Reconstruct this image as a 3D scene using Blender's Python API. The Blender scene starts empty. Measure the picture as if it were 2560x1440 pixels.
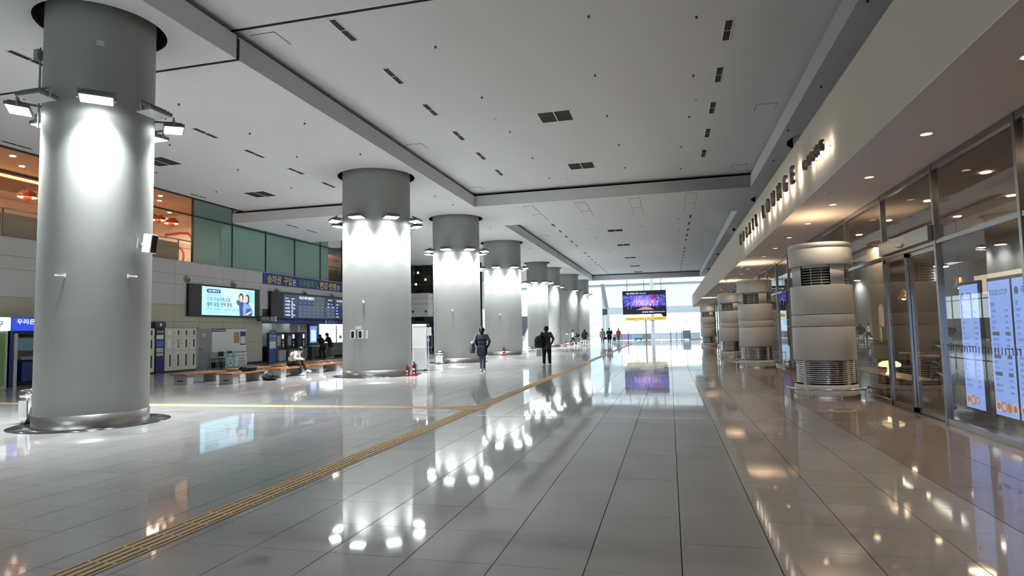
import bpy, bmesh, math, random
from mathutils import Vector, Matrix, Euler
random.seed(7)
SC = bpy.context.scene
COL = SC.collection
PI = math.pi

# ------------------------------------------------------------------ camera
CAM_POS = Vector((0, 0, 1.56))
YAW, PITCH, ROLL, FPX = 0.246078, 0.0698285, -0.0211529, 1557.2
def cam_axes():
    cy, sy, cp, sp = math.cos(YAW), math.sin(YAW), math.cos(PITCH), math.sin(PITCH)
    fw = Vector((-sy*cp, cy*cp, sp)); r = Vector((cy, sy, 0)); u = r.cross(fw)
    cr, sr = math.cos(ROLL), math.sin(ROLL)
    return cr*r + sr*u, -sr*r + cr*u, fw
CR, CU, CF = cam_axes()
cam_d = bpy.data.cameras.new('camera'); cam = bpy.data.objects.new('camera', cam_d); COL.objects.link(cam)
M = Matrix((CR, CU, -CF)).transposed().to_4x4(); M.translation = CAM_POS
cam.matrix_world = M
cam_d.sensor_width = 36.0; cam_d.lens = FPX/2560*36.0; cam_d.clip_start = 0.05; cam_d.clip_end = 600
SC.camera = cam

# ------------------------------------------------------------------ world, exposure
SC.view_settings.view_transform = 'Standard'
SC.view_settings.look = 'None'
SC.view_settings.exposure = 0.34
SC.view_settings.gamma = 1.0
SC.view_settings.use_curve_mapping = False
SC.cycles.use_denoising = True
SC.cycles.max_bounces = 6
SC.cycles.diffuse_bounces = 3
SC.cycles.glossy_bounces = 4
SC.cycles.transparent_max_bounces = 12
SC.cycles.use_adaptive_sampling = True
SC.cycles.adaptive_threshold = .06
SC.cycles.adaptive_min_samples = 32
SC.cycles.sample_clamp_indirect = 8.0
W = bpy.data.worlds.new('sky'); SC.world = W; W.use_nodes = True
bg = W.node_tree.nodes['Background']
bg.inputs[0].default_value = (0.86, 0.93, 1.0, 1); bg.inputs[1].default_value = 3.0

FLOOD_W = 100.0      # watts of one pillar floodlight
DOWN_W = 56.0        # watts of one warm downlight

# ------------------------------------------------------------------ materials
MATS = {}
def hexc(h):
    def l(c):
        c /= 255.0
        return c/12.92 if c <= 0.04045 else ((c+0.055)/1.055)**2.4
    return tuple(l(int(h[i:i+2], 16)) for i in (0, 2, 4))
def mat(name, col=(.5, .5, .5), rough=.5, metal=0., emit=None, es=1., noise=0., nscale=6., bump=0., bscale=60., spec=.5, coat=0.):
    if name in MATS: return MATS[name]
    if isinstance(col, str): col = hexc(col)
    if isinstance(emit, str): emit = hexc(emit)
    m = bpy.data.materials.new(name); m.use_nodes = True
    nt = m.node_tree; b = nt.nodes['Principled BSDF']
    b.inputs['Base Color'].default_value = (*col, 1)
    b.inputs['Roughness'].default_value = rough; b.inputs['Metallic'].default_value = metal
    b.inputs['Specular IOR Level'].default_value = spec
    if coat: b.inputs['Coat Weight'].default_value = coat; b.inputs['Coat Roughness'].default_value = .05
    if emit is not None:
        b.inputs['Emission Color'].default_value = (*emit, 1); b.inputs['Emission Strength'].default_value = es
        if name not in ('halo_back', 'cove_glow', 'lamp_glow'): m.cycles.emission_sampling = 'NONE'   # found by bounced rays; the lamps carry the light
    if noise or bump:
        tc = nt.nodes.new('ShaderNodeTexCoord')
    if noise:
        n = nt.nodes.new('ShaderNodeTexNoise'); n.inputs['Scale'].default_value = nscale; n.inputs['Detail'].default_value = 5
        nt.links.new(tc.outputs['Object'], n.inputs['Vector'])
        r = nt.nodes.new('ShaderNodeMapRange'); r.inputs['To Min'].default_value = 1-noise; r.inputs['To Max'].default_value = 1+noise
        nt.links.new(n.outputs['Fac'], r.inputs['Value'])
        mx = nt.nodes.new('ShaderNodeVectorMath'); mx.operation = 'SCALE'; mx.inputs[0].default_value = col
        nt.links.new(r.outputs['Result'], mx.inputs['Scale']); nt.links.new(mx.outputs[0], b.inputs['Base Color'])
    if bump:
        n2 = nt.nodes.new('ShaderNodeTexNoise'); n2.inputs['Scale'].default_value = bscale; n2.inputs['Detail'].default_value = 4
        nt.links.new(tc.outputs['Object'], n2.inputs['Vector'])
        bp = nt.nodes.new('ShaderNodeBump'); bp.inputs['Strength'].default_value = bump; bp.inputs['Distance'].default_value = .01
        nt.links.new(n2.outputs['Fac'], bp.inputs['Height']); nt.links.new(bp.outputs[0], b.inputs['Normal'])
    MATS[name] = m
    return m
def glass(name, tint=(.9, .93, .92), ior=1.5, rough=0.0, body=None, bodyfac=0.):
    """thin pane: clear see-through mixed with a mirror by Fresnel, optionally a tinted body"""
    if name in MATS: return MATS[name]
    m = bpy.data.materials.new(name); m.use_nodes = True; nt = m.node_tree; nt.nodes.clear()
    out = nt.nodes.new('ShaderNodeOutputMaterial')
    tr = nt.nodes.new('ShaderNodeBsdfTransparent'); tr.inputs[0].default_value = (*tint, 1)
    gl = nt.nodes.new('ShaderNodeBsdfGlossy'); gl.inputs['Roughness'].default_value = rough
    lw = nt.nodes.new('ShaderNodeLayerWeight'); lw.inputs[0].default_value = .5      # Schlick, the same from both sides of the pane
    pw = nt.nodes.new('ShaderNodeMath'); pw.operation = 'POWER'; pw.inputs[1].default_value = 5
    fr = nt.nodes.new('ShaderNodeMapRange'); fr.inputs['To Min'].default_value = ((ior-1)/(ior+1))**2; fr.inputs['To Max'].default_value = 1
    nt.links.new(lw.outputs['Facing'], pw.inputs[0]); nt.links.new(pw.outputs[0], fr.inputs['Value'])
    mx = nt.nodes.new('ShaderNodeMixShader')
    src = tr
    if body is not None:
        df = nt.nodes.new('ShaderNodeBsdfDiffuse'); df.inputs[0].default_value = (*body, 1)
        m2 = nt.nodes.new('ShaderNodeMixShader'); m2.inputs[0].default_value = bodyfac
        nt.links.new(tr.outputs[0], m2.inputs[1]); nt.links.new(df.outputs[0], m2.inputs[2]); src = m2
    nt.links.new(fr.outputs[0], mx.inputs[0]); nt.links.new(src.outputs[0], mx.inputs[1]); nt.links.new(gl.outputs[0], mx.inputs[2])
    nt.links.new(mx.outputs[0], out.inputs[0])
    MATS[name] = m
    return m

def floor_material(name, base, speck, rough):
    m = bpy.data.materials.new(name); m.use_nodes = True; nt = m.node_tree; b = nt.nodes['Principled BSDF']
    g = nt.nodes.new('ShaderNodeNewGeometry')
    # one flat random tone for each slab
    dv = nt.nodes.new('ShaderNodeVectorMath'); dv.operation = 'DIVIDE'; dv.inputs[1].default_value = (.617, .645, 1)
    sn = nt.nodes.new('ShaderNodeVectorMath'); sn.operation = 'FLOOR'
    ad = nt.nodes.new('ShaderNodeVectorMath'); ad.operation = 'MULTIPLY'; ad.inputs[1].default_value = (1, 1, 0)
    wn = nt.nodes.new('ShaderNodeTexWhiteNoise'); wn.noise_dimensions = '2D'
    of = nt.nodes.new('ShaderNodeVectorMath'); of.operation = 'ADD'; of.inputs[1].default_value = (-.02, -4.14, 0)
    nt.links.new(g.outputs['Position'], of.inputs[0]); nt.links.new(of.outputs[0], dv.inputs[0]); nt.links.new(dv.outputs[0], sn.inputs[0])
    nt.links.new(sn.outputs[0], ad.inputs[0]); nt.links.new(ad.outputs[0], wn.inputs['Vector'])
    n1 = nt.nodes.new('ShaderNodeTexNoise'); n1.inputs['Scale'].default_value = 130; n1.inputs['Detail'].default_value = 3
    n2 = nt.nodes.new('ShaderNodeTexNoise'); n2.inputs['Scale'].default_value = .55; n2.inputs['Detail'].default_value = 6; n2.inputs['Distortion'].default_value = 1.2
    nt.links.new(g.outputs['Position'], n1.inputs['Vector']); nt.links.new(g.outputs['Position'], n2.inputs['Vector'])
    def rng(sock, lo, hi, a=0., c=1.):
        r = nt.nodes.new('ShaderNodeMapRange'); r.inputs['From Min'].default_value = a; r.inputs['From Max'].default_value = c
        r.inputs['To Min'].default_value = lo; r.inputs['To Max'].default_value = hi; nt.links.new(sock, r.inputs['Value']); return r.outputs[0]
    def mul(a, c):
        q = nt.nodes.new('ShaderNodeMath'); q.operation = 'MULTIPLY'; nt.links.new(a, q.inputs[0]); nt.links.new(c, q.inputs[1]); return q.outputs[0]
    k = mul(mul(rng(wn.outputs['Value'], .94, 1.06), rng(n1.outputs['Fac'], 1-speck, 1+speck, .3, .7)), rng(n2.outputs['Fac'], .86, 1.1, .3, .7))
    v = nt.nodes.new('ShaderNodeVectorMath'); v.operation = 'SCALE'; v.inputs[0].default_value = base
    nt.links.new(k, v.inputs['Scale']); nt.links.new(v.outputs[0], b.inputs['Base Color'])
    # polished stone: a sharp wax coat over a slightly hazy body
    nt.links.new(rng(n2.outputs['Fac'], rough*.7, rough*1.6, .3, .7), b.inputs['Coat Roughness'])
    b.inputs['Coat Weight'].default_value = .8; b.inputs['Coat IOR'].default_value = 1.5
    b.inputs['Roughness'].default_value = .34; b.inputs['Specular IOR Level'].default_value = .6
    MATS[name] = m
    return m

def wood_material(name, a, c):
    m = bpy.data.materials.new(name); m.use_nodes = True; nt = m.node_tree; b = nt.nodes['Principled BSDF']
    tc = nt.nodes.new('ShaderNodeTexCoord'); mp = nt.nodes.new('ShaderNodeMapping'); mp.inputs['Scale'].default_value = (14, 1.2, 14)
    n = nt.nodes.new('ShaderNodeTexNoise'); n.inputs['Scale'].default_value = 3; n.inputs['Detail'].default_value = 6
    rp = nt.nodes.new('ShaderNodeValToRGB'); rp.color_ramp.elements[0].position = .3; rp.color_ramp.elements[1].position = .7
    rp.color_ramp.elements[0].color = (*a, 1); rp.color_ramp.elements[1].color = (*c, 1)
    nt.links.new(tc.outputs['Object'], mp.inputs[0]); nt.links.new(mp.outputs[0], n.inputs['Vector']); nt.links.new(n.outputs['Fac'], rp.inputs[0])
    nt.links.new(rp.outputs[0], b.inputs['Base Color']); b.inputs['Roughness'].default_value = .32
    MATS[name] = m
    return m

mat('ceiling_white', (.74, .745, .755), .9)
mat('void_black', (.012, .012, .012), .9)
mat('pillar_grey', (.36, .372, .362), .55, noise=.07, nscale=1.6, bump=.12, bscale=9)
mat('brushed_steel', (.62, .61, .6), .3, 1.0, noise=.05, nscale=30)
mat('chrome', (.72, .72, .73), .12, 1.0)
mat('frame_steel', (.34, .335, .33), .25, 1.0)
mat('dark_granite', (.035, .036, .04), .12)
mat('flood_housing', (.16, .165, .17), .45, .3)
mat('flood_lens_lit', (1, 1, 1), .4, emit=(.93, 1.0, 1.0), es=22)
mat('flood_lens_off', (.55, .57, .6), .25)
mat('fascia_cream', (.66, .605, .52), .8)
mat('soffit', (.86, .80, .785), .75)
mat('drum_cream', (.68, .66, .625), .45)
mat('panel_white', (.60, .59, .585), .45)
mat('panel_beige', (.50, .47, .37), .4)
mat('joint_dark', (.06, .06, .06), .8)
mat('tactile_tan', (.88, .61, .30), .5, noise=.1, nscale=20)
mat('tactile_slot', (.06, .035, .015), .7)
mat('black_plastic', (.012, .012, .014), .35)
mat('dark_grey', (.05, .052, .056), .4)
mat('mid_grey', (.28, .285, .29), .5)
mat('light_grey', (.55, .56, .57), .5)
mat('white_paint', (.8, .8, .8), .5)
mat('navy_blue', (.012, .03, .16), .4)
mat('sign_blue', (.015, .045, .28), .4)
mat('yellow_ink', (.85, .62, .08), .6)
mat('green_ink', (.16, .36, .1), .6)
mat('white_ink', (.85, .87, .88), .6)
mat('concrete', (.36, .365, .36), .7, noise=.08, nscale=8)
mat('locker_cream', (.72, .69, .62), .45)
mat('slot_black', (.01, .01, .01), .6)
mat('vent_dark', (.055, .053, .052), .7)
mat('vent_frame', (.95, .95, .95), .4)
mat('grout', (.05, .05, .05), .9)
mat('red_paint', (.20, .006, .010), .3)
mat('joint_cover', (.78, .77, .75), .25, .9)
floor_material('granite_grey', (.40, .40, .405), .26, .04)
floor_material('granite_brown', (.30, .215, .18), .2, .045)
wood_material('bench_wood', (.20, .065, .022), (.42, .17, .06))
glass('clear_glass', (.80, .80, .79))
glass('facade_glass', (.93, .97, .98))
glass('shop_glass', (.88, .87, .84))
glass('teal_glass', (.50, .64, .60), body=(.42, .56, .53), bodyfac=.6)

# ------------------------------------------------------------------ builders
TMP = bpy.data.scenes.new('workshop')
def curve_mesh(cu):
    k = 'FONT' if isinstance(cu, bpy.types.TextCurve) else 'CURVE'
    if k not in TMP_OB:
        TMP_OB[k] = bpy.data.objects.new('tmp_'+k, cu); TMP.collection.objects.link(TMP_OB[k])
    t = TMP_OB[k]; t.data = cu
    TMP.view_layers[0].update(); dg = TMP.view_layers[0].depsgraph
    return bpy.data.meshes.new_from_object(t.evaluated_get(dg))
TMP_OB = {}
class MB:
    """collects shapes; build() links them as one mesh object"""
    def __init__(s): s.v = []; s.f = []; s.m = []; s.sm = []
    def add(s, vs, fs, mi=0, smooth=False):
        o = len(s.v); s.v += [tuple(v) for v in vs]
        for f in fs: s.f.append(tuple(i+o for i in f)); s.m.append(mi); s.sm.append(smooth)
        return s
    def box(s, a, b, mi=0, bev=0.):
        x0, y0, z0 = a; x1, y1, z1 = b
        if x0 > x1: x0, x1 = x1, x0
        if y0 > y1: y0, y1 = y1, y0
        if z0 > z1: z0, z1 = z1, z0
        if bev <= 0:
            return s.add([(x0,y0,z0),(x1,y0,z0),(x1,y1,z0),(x0,y1,z0),(x0,y0,z1),(x1,y0,z1),(x1,y1,z1),(x0,y1,z1)],
                  [(0,3,2,1),(4,5,6,7),(0,1,5,4),(1,2,6,5),(2,3,7,6),(3,0,4,7)], mi)
        e = min(bev, (x1-x0)*.45, (y1-y0)*.45, (z1-z0)*.45)
        bm = bmesh.new(); bmesh.ops.create_cube(bm, size=1)
        for v in bm.verts: v.co = Vector(((x0+x1)/2+v.co.x*(x1-x0), (y0+y1)/2+v.co.y*(y1-y0), (z0+z1)/2+v.co.z*(z1-z0)))
        bmesh.ops.bevel(bm, geom=bm.edges[:], offset=e, segments=2, profile=.5, affect='EDGES')
        bm.verts.ensure_lookup_table(); bm.verts.index_update()
        s.add([v.co[:] for v in bm.verts], [tuple(v.index for v in f.verts) for f in bm.faces], mi); bm.free()
        return s
    def lathe(s, prof, n=32, c=(0,0), mi=0, smooth=True, a0=0., a1=2*PI):
        full = abs(a1-a0-2*PI) < 1e-6; k = n if full else n+1
        vs = []; fs = []
        for r, z in prof:
            for i in range(k):
                a = a0+(a1-a0)*i/n; vs.append((c[0]+r*math.cos(a), c[1]+r*math.sin(a), z))
        for j in range(len(prof)-1):
            for i in range(n):
                i2 = (i+1) % k if full else i+1
                fs.append((j*k+i, j*k+i2, (j+1)*k+i2, (j+1)*k+i))
        return s.add(vs, fs, mi, smooth)
    def cyl(s, p0, p1, r0, r1=None, n=12, mi=0, caps=True, smooth=True):
        r1 = r0 if r1 is None else r1
        p0 = Vector(p0); p1 = Vector(p1); d = (p1-p0).normalized()
        x = d.orthogonal().normalized(); y = d.cross(x); vs = []
        for p, r in ((p0, r0), (p1, r1)):
            for i in range(n):
                a = 2*PI*i/n; vs.append(p+(x*math.cos(a)+y*math.sin(a))*r)
        s.add(vs, [(i, (i+1) % n, n+(i+1) % n, n+i) for i in range(n)], mi, smooth)
        if caps: s.add(vs[:n], [tuple(range(n-1, -1, -1))], mi); s.add(vs[n:], [tuple(range(n))], mi)
        return s
    def tube(s, pts, r, n=8, mi=0, closed=False):
        pts = [Vector(p) for p in pts]; k = len(pts); vs = []; fs = []; up = None
        for i, p in enumerate(pts):
            a = pts[(i-1) % k] if (closed or i > 0) else p; b = pts[(i+1) % k] if (closed or i < k-1) else p
            d = (b-a).normalized()
            if up is None: up = d.orthogonal().normalized()
            x = (up-d*up.dot(d)).normalized(); up = x; y = d.cross(x)
            for j in range(n):
                t = 2*PI*j/n; vs.append(p+(x*math.cos(t)+y*math.sin(t))*r)
        for i in range(k if closed else k-1):
            i2 = (i+1) % k
            for j in range(n): fs.append((i*n+j, i*n+(j+1) % n, i2*n+(j+1) % n, i2*n+j))
        s.add(vs, fs, mi, True)
        if not closed: s.add(vs[:n], [tuple(range(n-1, -1, -1))], mi); s.add(vs[-n:], [tuple(range(n))], mi)
        return s
    def prism(s, poly, o, u, w, d, mi=0):
        """poly (2D) spanned by u, w at o, pushed along d (CCW as seen against d)"""
        o, u, w, d = Vector(o), Vector(u), Vector(w), Vector(d); n = len(poly)
        a = [o+u*p[0]+w*p[1] for p in poly]; b = [p+d for p in a]
        return s.add(a+b, [tuple(range(n-1, -1, -1)), tuple(range(n, 2*n))]+[(i, (i+1) % n, n+(i+1) % n, n+i) for i in range(n)], mi)
    def quad(s, a, b, c, d, mi=0): return s.add([a, b, c, d], [(0, 1, 2, 3)], mi)
    def ball(s, c, r, n=12, mi=0, sc=(1,1,1)):
        bm = bmesh.new(); bmesh.ops.create_uvsphere(bm, u_segments=n, v_segments=max(6, n*2//3), radius=1)
        bm.verts.index_update()
        s.add([(c[0]+v.co.x*r*sc[0], c[1]+v.co.y*r*sc[1], c[2]+v.co.z*r*sc[2]) for v in bm.verts], [tuple(v.index for v in f.verts) for f in bm.faces], mi, True); bm.free()
        return s
    def mesh(s, name, mats):
        me = bpy.data.meshes.new(name); me.from_pydata(s.v, [], s.f)
        for m in ([mats] if not isinstance(mats, (list, tuple)) else mats): me.materials.append(MATS[m] if isinstance(m, str) else m)
        me.polygons.foreach_set('material_index', s.m); me.polygons.foreach_set('use_smooth', s.sm)
        me.update(); return me
    def build(s, name, mats, parent=None, loc=None):
        return link(name, s.mesh(name, mats), parent, loc)

def link(name, data, parent=None, loc=None):
    o = bpy.data.objects.new(name, data); COL.objects.link(o)
    if parent is not None: o.parent = parent
    if loc is not None: o.location = loc
    return o
def thing(name, label=None, cat=None, loc=(0,0,0), rz=0., group=None, kind=None):
    o = link(name, None, None, loc); o.rotation_euler = (0, 0, rz); o.empty_display_size = .1
    return tag(o, label, cat, group, kind)
def tag(o, label=None, cat=None, group=None, kind=None):
    if label: o['label'] = label
    if cat: o['category'] = cat
    if group: o['group'] = group
    if kind: o['kind'] = kind
    return o
def struct(name, label=None):
    return thing(name, label, None, kind='structure')
def copy_tree(o, parent=None):
    c = o.copy(); COL.objects.link(c); c.parent = parent
    for ch in list(o.children): copy_tree(ch, c)
    return c
def plate(name, outer, holes, z0, z1, m, parent=None, up=None, xf=None):
    """flat slab with real openings; xf maps (x, y, z) to its place"""
    cu = bpy.data.curves.new(name, 'CURVE'); cu.dimensions = '2D'; cu.fill_mode = 'BOTH'; cu.extrude = abs(z1-z0)/2
    for poly in [outer]+list(holes):
        sp = cu.splines.new('POLY'); sp.points.add(len(poly)-1); sp.use_cyclic_u = True
        for i, p in enumerate(poly): sp.points[i].co = (p[0], p[1], 0, 1)
    me = curve_mesh(cu)
    zc = (z0+z1)/2
    for v in me.vertices: v.co.z += zc
    if xf:
        for v in me.vertices: v.co = xf(v.co)
    me.materials.clear(); me.materials.append(MATS[m] if isinstance(m, str) else m)
    me.name = name
    return link(name, me, parent)
def circle(c, r, n=48): return [(c[0]+r*math.cos(2*PI*i/n), c[1]+r*math.sin(2*PI*i/n)) for i in range(n)]
def rect(x0, y0, x1, y1): return [(x0, y0), (x1, y0), (x1, y1), (x0, y1)]

AXES = {'+x': (Vector((0,1,0)), Vector((0,0,1))), '-x': (Vector((0,-1,0)), Vector((0,0,1))),
        '-y': (Vector((1,0,0)), Vector((0,0,1))), '+y': (Vector((-1,0,0)), Vector((0,0,1)))}
def text_mesh(name, body, size, face, pos, mats, ext=.004, bold=0., align='LEFT', width=None, back=None):
    """lettering that reads on a surface facing `face`; pos is the baseline start (or centre)"""
    cu = bpy.data.curves.new(name, 'FONT'); cu.body = body; cu.size = size; cu.extrude = ext/2; cu.offset = bold*size; cu.align_x = align; cu.resolution_u = 3
    me = curve_mesh(cu)
    r, u = AXES[face] if isinstance(face, str) else face
    n = r.cross(u); sx = 1.
    if width:
        xs = [v.co.x for v in me.vertices]
        if xs: sx = width/max(1e-6, max(xs)-min(xs))
    pos = Vector(pos); zb = min([v.co.z for v in me.vertices] or [0])
    if back:
        idx = [p.index for p in me.polygons if p.normal.z < -.9]
    for v in me.vertices: v.co = pos+r*(v.co.x*sx)+u*v.co.y+n*(v.co.z+ext/2)
    me.materials.clear()
    for m in ([mats] if isinstance(mats, str) else mats): me.materials.append(MATS[m])
    if back:
        for i in idx: me.polygons[i].material_index = 1
    me.name = name
    return me
def text(parent, *a, **k):
    name = k.pop('name', 'lettering')
    return link(name, text_mesh(name, *a, **k), parent)
def light(name, kind, parent, loc, rot, power, col, **k):
    d = bpy.data.lights.new(name, kind); d.energy = power; d.color = col
    for q, v in k.items(): setattr(d, q, v)
    o = bpy.data.objects.new(name, d); COL.objects.link(o); o.parent = parent; o.location = loc; o.rotation_euler = rot
    return o
def project(p):
    q = Vector(p)-CAM_POS; z = q.dot(CF)
    if z < .2: return None
    return 1280+FPX*q.dot(CR)/z, 720-FPX*q.dot(CU)/z

# ================================================================== SETTING
XL, XG, YB, YE = -23.3, 4.1, -20.0, 96.0
ZC, ZU = 7.72, 8.40                       # lower and raised ceiling
PILLARS = [  # x, y, shaft radius, ceiling opening radius, unlit lamp slots
    (-10.70, 9.66, .93, 1.13, (0, 2)), (-10.98, 22.17, 1.30, 1.485, ()), (-11.05, 31.77, 1.26, 1.46, ()), (-11.12, 41.61, 1.29, 1.48, ()),
    (-11.50, 55.2, .95, 1.18, ()), (-11.50, 60.4, 1.20, 1.34, (0, 2)), (-10.95, 68.7, 1.28, 1.41, (0, 2, 3, 7)), (-10.82, 77.0, 1.27, 1.38, (0, 3, 4)),
    (-10.90, -2.6, 1.28, 1.46, (1, 5)), (-10.90, -13.0, 1.28, 1.46, ())]  # last two invented, unseen; the nearer one's lamps brighten the near hall
RCOLS = [(5.54, y) for y in (-2.6, 9.7, 22.2, 31.8, 41.4, 55.0, 68.7)]

# ---- floor
floor = struct('floor', 'polished grey granite slab floor of the hall')
MB().box((-28, YB, -.3), (14.2, YE, -.012)).build('floor_bed', 'grout', floor)
PX, PY = .617, .645
xs = [.02+k*PX for k in range(-38, 4)]
ys = [4.14+k*PY for k in range(-37, 143)]
cells = []
for i, x in enumerate(xs):
    x1 = x+PX if i < len(xs)-1 else 2.46
    for y in ys: cells.append((x, x1, y, y+PY, 'granite_grey'))
for k in range(-15, 60):
    for a, b in ((2.46, 3.28), (3.28, 4.1)): cells.append((a, b, 4.3+k*1.29, 4.3+(k+1)*1.29, 'granite_brown'))
def cell_area(c):
    ps = [project((x, y, 0)) for x, y in ((c[0], c[2]), (c[1], c[2]), (c[1], c[3]), (c[0], c[3]))]
    if any(p is None for p in ps): return 0
    mx, my = sum(p[0] for p in ps)/4, sum(p[1] for p in ps)/4
    if not (-60 < mx < 2620 and my < 1500): return 0
    return abs(sum(ps[i][0]*ps[(i+1) % 4][1]-ps[(i+1) % 4][0]*ps[i][1] for i in range(4)))/2
cells.sort(key=cell_area, reverse=True)
tile_meshes = {}
rest = {'granite_grey': MB(), 'granite_brown': MB()}
GX, GY = .0035, .0016
for n, (x0, x1, y0, y1, mn) in enumerate(cells):
    hw, hd = (x1-x0)/2-GX, (y1-y0)/2-GY
    tx, ty = random.gauss(0, .0006), random.gauss(0, .0006)
    if n < 300:
        key = (round(hw, 3), round(hd, 3), mn)
        if key not in tile_meshes:
            b = MB().add([(-hw,-hd,-.012),(hw,-hd,-.012),(hw,hd,-.012),(-hw,hd,-.012),(-hw,-hd,0),(hw,-hd,0),(hw,hd,0),(-hw,hd,0)],
                         [(4,5,6,7),(0,1,5,4),(1,2,6,5),(2,3,7,6),(3,0,4,7)])
            tile_meshes[key] = b.mesh('floor_slab', mn)
        o = link('floor_slab', tile_meshes[key], floor, ((x0+x1)/2, (y0+y1)/2, 0)); o.rotation_euler = (tx, ty, 0)
    else:
        cx, cy = (x0+x1)/2, (y0+y1)/2; vs = []
        for z in (-.012, 0):
            for sx, sy in ((-1,-1), (1,-1), (1,1), (-1,1)): vs.append((cx+sx*hw, cy+sy*hd, z+sy*hd*tx-sx*hw*ty))
        rest[mn].add(vs, [(4,5,6,7),(0,1,5,4),(1,2,6,5),(2,3,7,6),(3,0,4,7)])
for mn, b in rest.items(): tag(b.build('distant_floor_slabs', mn, floor), kind='stuff')
MB().box((-23.2, 11.28, .0008), (2.44, 11.325, .003)).box((2.48, 11.06, .0008), (4.05, 11.09, .003)).build('expansion_joint_cover', 'joint_cover', floor)
for x, y, r, h, off in PILLARS:
    MB().lathe([(r+.38, .0006), (r+.38, .004), (r-.02, .004)], 64, (x, y)).build('dark_granite_ring', 'dark_granite', floor)
ground = MB().box((-90, YE, -.5), (90, 260, -.05)).box((-90, 50, -.5), (-28, YE, -.05)).box((14.2, -60, -.5), (90, YE, -.05)).box((-90, -90, -.5), (90, YB, -.05)).box((-90, YB, -.5), (-28, 50, -.05)).build('ground', mat('pavement', (.5, .5, .5), .8, noise=.05))
tag(ground, 'pale paving outside the glass end of the hall', kind='structure')

# ---- tactile guide strips: 30 cm plates with four dark slots each
def tactile_mesh(dots=False):
    b = MB()
    if dots:
        b.box((-.149, -.149, .001), (.149, .149, .004))
        for i in range(6):
            for j in range(6): b.cyl((-.122+i*.049, -.122+j*.049, .004), (-.122+i*.049, -.122+j*.049, .009), .015, .01, 8)
        return b.mesh('tactile_plate', ['tactile_tan', 'tactile_slot'])
    b.box((-.149, -.149, .001), (.149, .149, .0042), 0)
    for i in range(4):
        x = -.108+i*.072
        b.box((x-.009, -.138, .0042), (x+.009, .138, .0046), 1)
    for x in (-.144, -.072, 0, .072, .144):
        w = .022 if abs(x) < .1 else .004
        b.box((x-w, -.149, .0042), (x+w, .149, .0056), 0)
    return b.mesh('tactile_plate', ['tactile_tan', 'tactile_slot'])
tm, td = tactile_mesh(), tactile_mesh(True)
strip = thing('tactile_strip', 'long tan ribbed guide strip running along the hall floor towards the far doors', 'guide strip', (-3.93, 0, 0))
for k in range(-4, 285):
    y = .2+k*.3
    if 12.1 < y < 12.7: continue
    link('tactile_plate', tm, strip, (0, y, 0))
for dx in (-.3, 0):
    for dy in (12.27, 12.57): link('tactile_plate', td, strip, (dx, dy, 0))
strip2 = thing('tactile_strip', 'tan ribbed guide strip crossing the floor behind the nearest pillar', 'guide strip', (0, 12.42, 0))
for k in range(62):
    o = link('tactile_plate', tm, strip2, (-4.55-k*.3, 0, 0)); o.rotation_euler.z = PI/2

# ---- ceiling
ceil = struct('ceiling', 'white suspended ceiling with raised coffers over the hall')
def pholes(y0, y1): return [circle((p[0], p[1]), p[3]) for p in PILLARS if y0 < p[1] < y1]
def rholes(y0, y1): return [circle(c, 1.485) for c in RCOLS if y0 < c[1] < y1]
XC0, XC1 = -9.09, 3.72
for y0, y1 in ((YB, 11.55), (11.65, 52.1), (52.12, 78.6)):
    plate('soffit_panel', rect(-20, y0, XC0, y1), pholes(y0, y1), ZC, 8.26, 'ceiling_white', ceil)
    plate('soffit_panel', rect(XC1, y0, 9, y1), rholes(y0, y1), ZC, 8.26, 'ceiling_white', ceil)
plate('soffit_panel', rect(XC0, 28.97, XC1, 34.74), [], ZC, 8.26, 'ceiling_white', ceil)
plate('soffit_panel', rect(XC0, 77.5, XC1, 78.6), [], ZC, 8.26, 'ceiling_white', ceil)
plate('soffit_panel', rect(XC0, YB, XC1, -17), [], ZC, 8.26, 'ceiling_white', ceil)
for y0, y1 in ((-17.3, 11.55), (11.65, 29.3), (34.4, 52.1), (52.12, 77.8)):
    plate('raised_panel', rect(XC0-.3, y0, XC1+.3, y1), [], ZU, 8.48, 'ceiling_white', ceil)
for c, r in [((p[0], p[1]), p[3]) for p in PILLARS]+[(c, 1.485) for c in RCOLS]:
    MB().lathe([(r-.002, 7.735), (r-.002, 8.9), (.2, 8.9)], 48, c).build('opening_shade_liner', 'void_black', ceil)  # black liner paints the shade inside each ceiling opening
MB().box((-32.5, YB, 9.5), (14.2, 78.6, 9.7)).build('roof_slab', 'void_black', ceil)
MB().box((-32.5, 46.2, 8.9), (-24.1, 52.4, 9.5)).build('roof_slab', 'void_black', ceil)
for x0, x1, z0, z1 in ((-20, XC0-.003, ZC+.012, 8.2), (XC0-.3, XC1+.3, ZU+.01, 8.47), (XC1+.003, 9, ZC+.012, 8.2)):
    MB().box((x0, 11.55, z0), (x1, 11.65, z1)).build('joint_shade_filler', 'void_black', ceil)  # black filler stands in for the shade inside the ceiling joint
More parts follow.
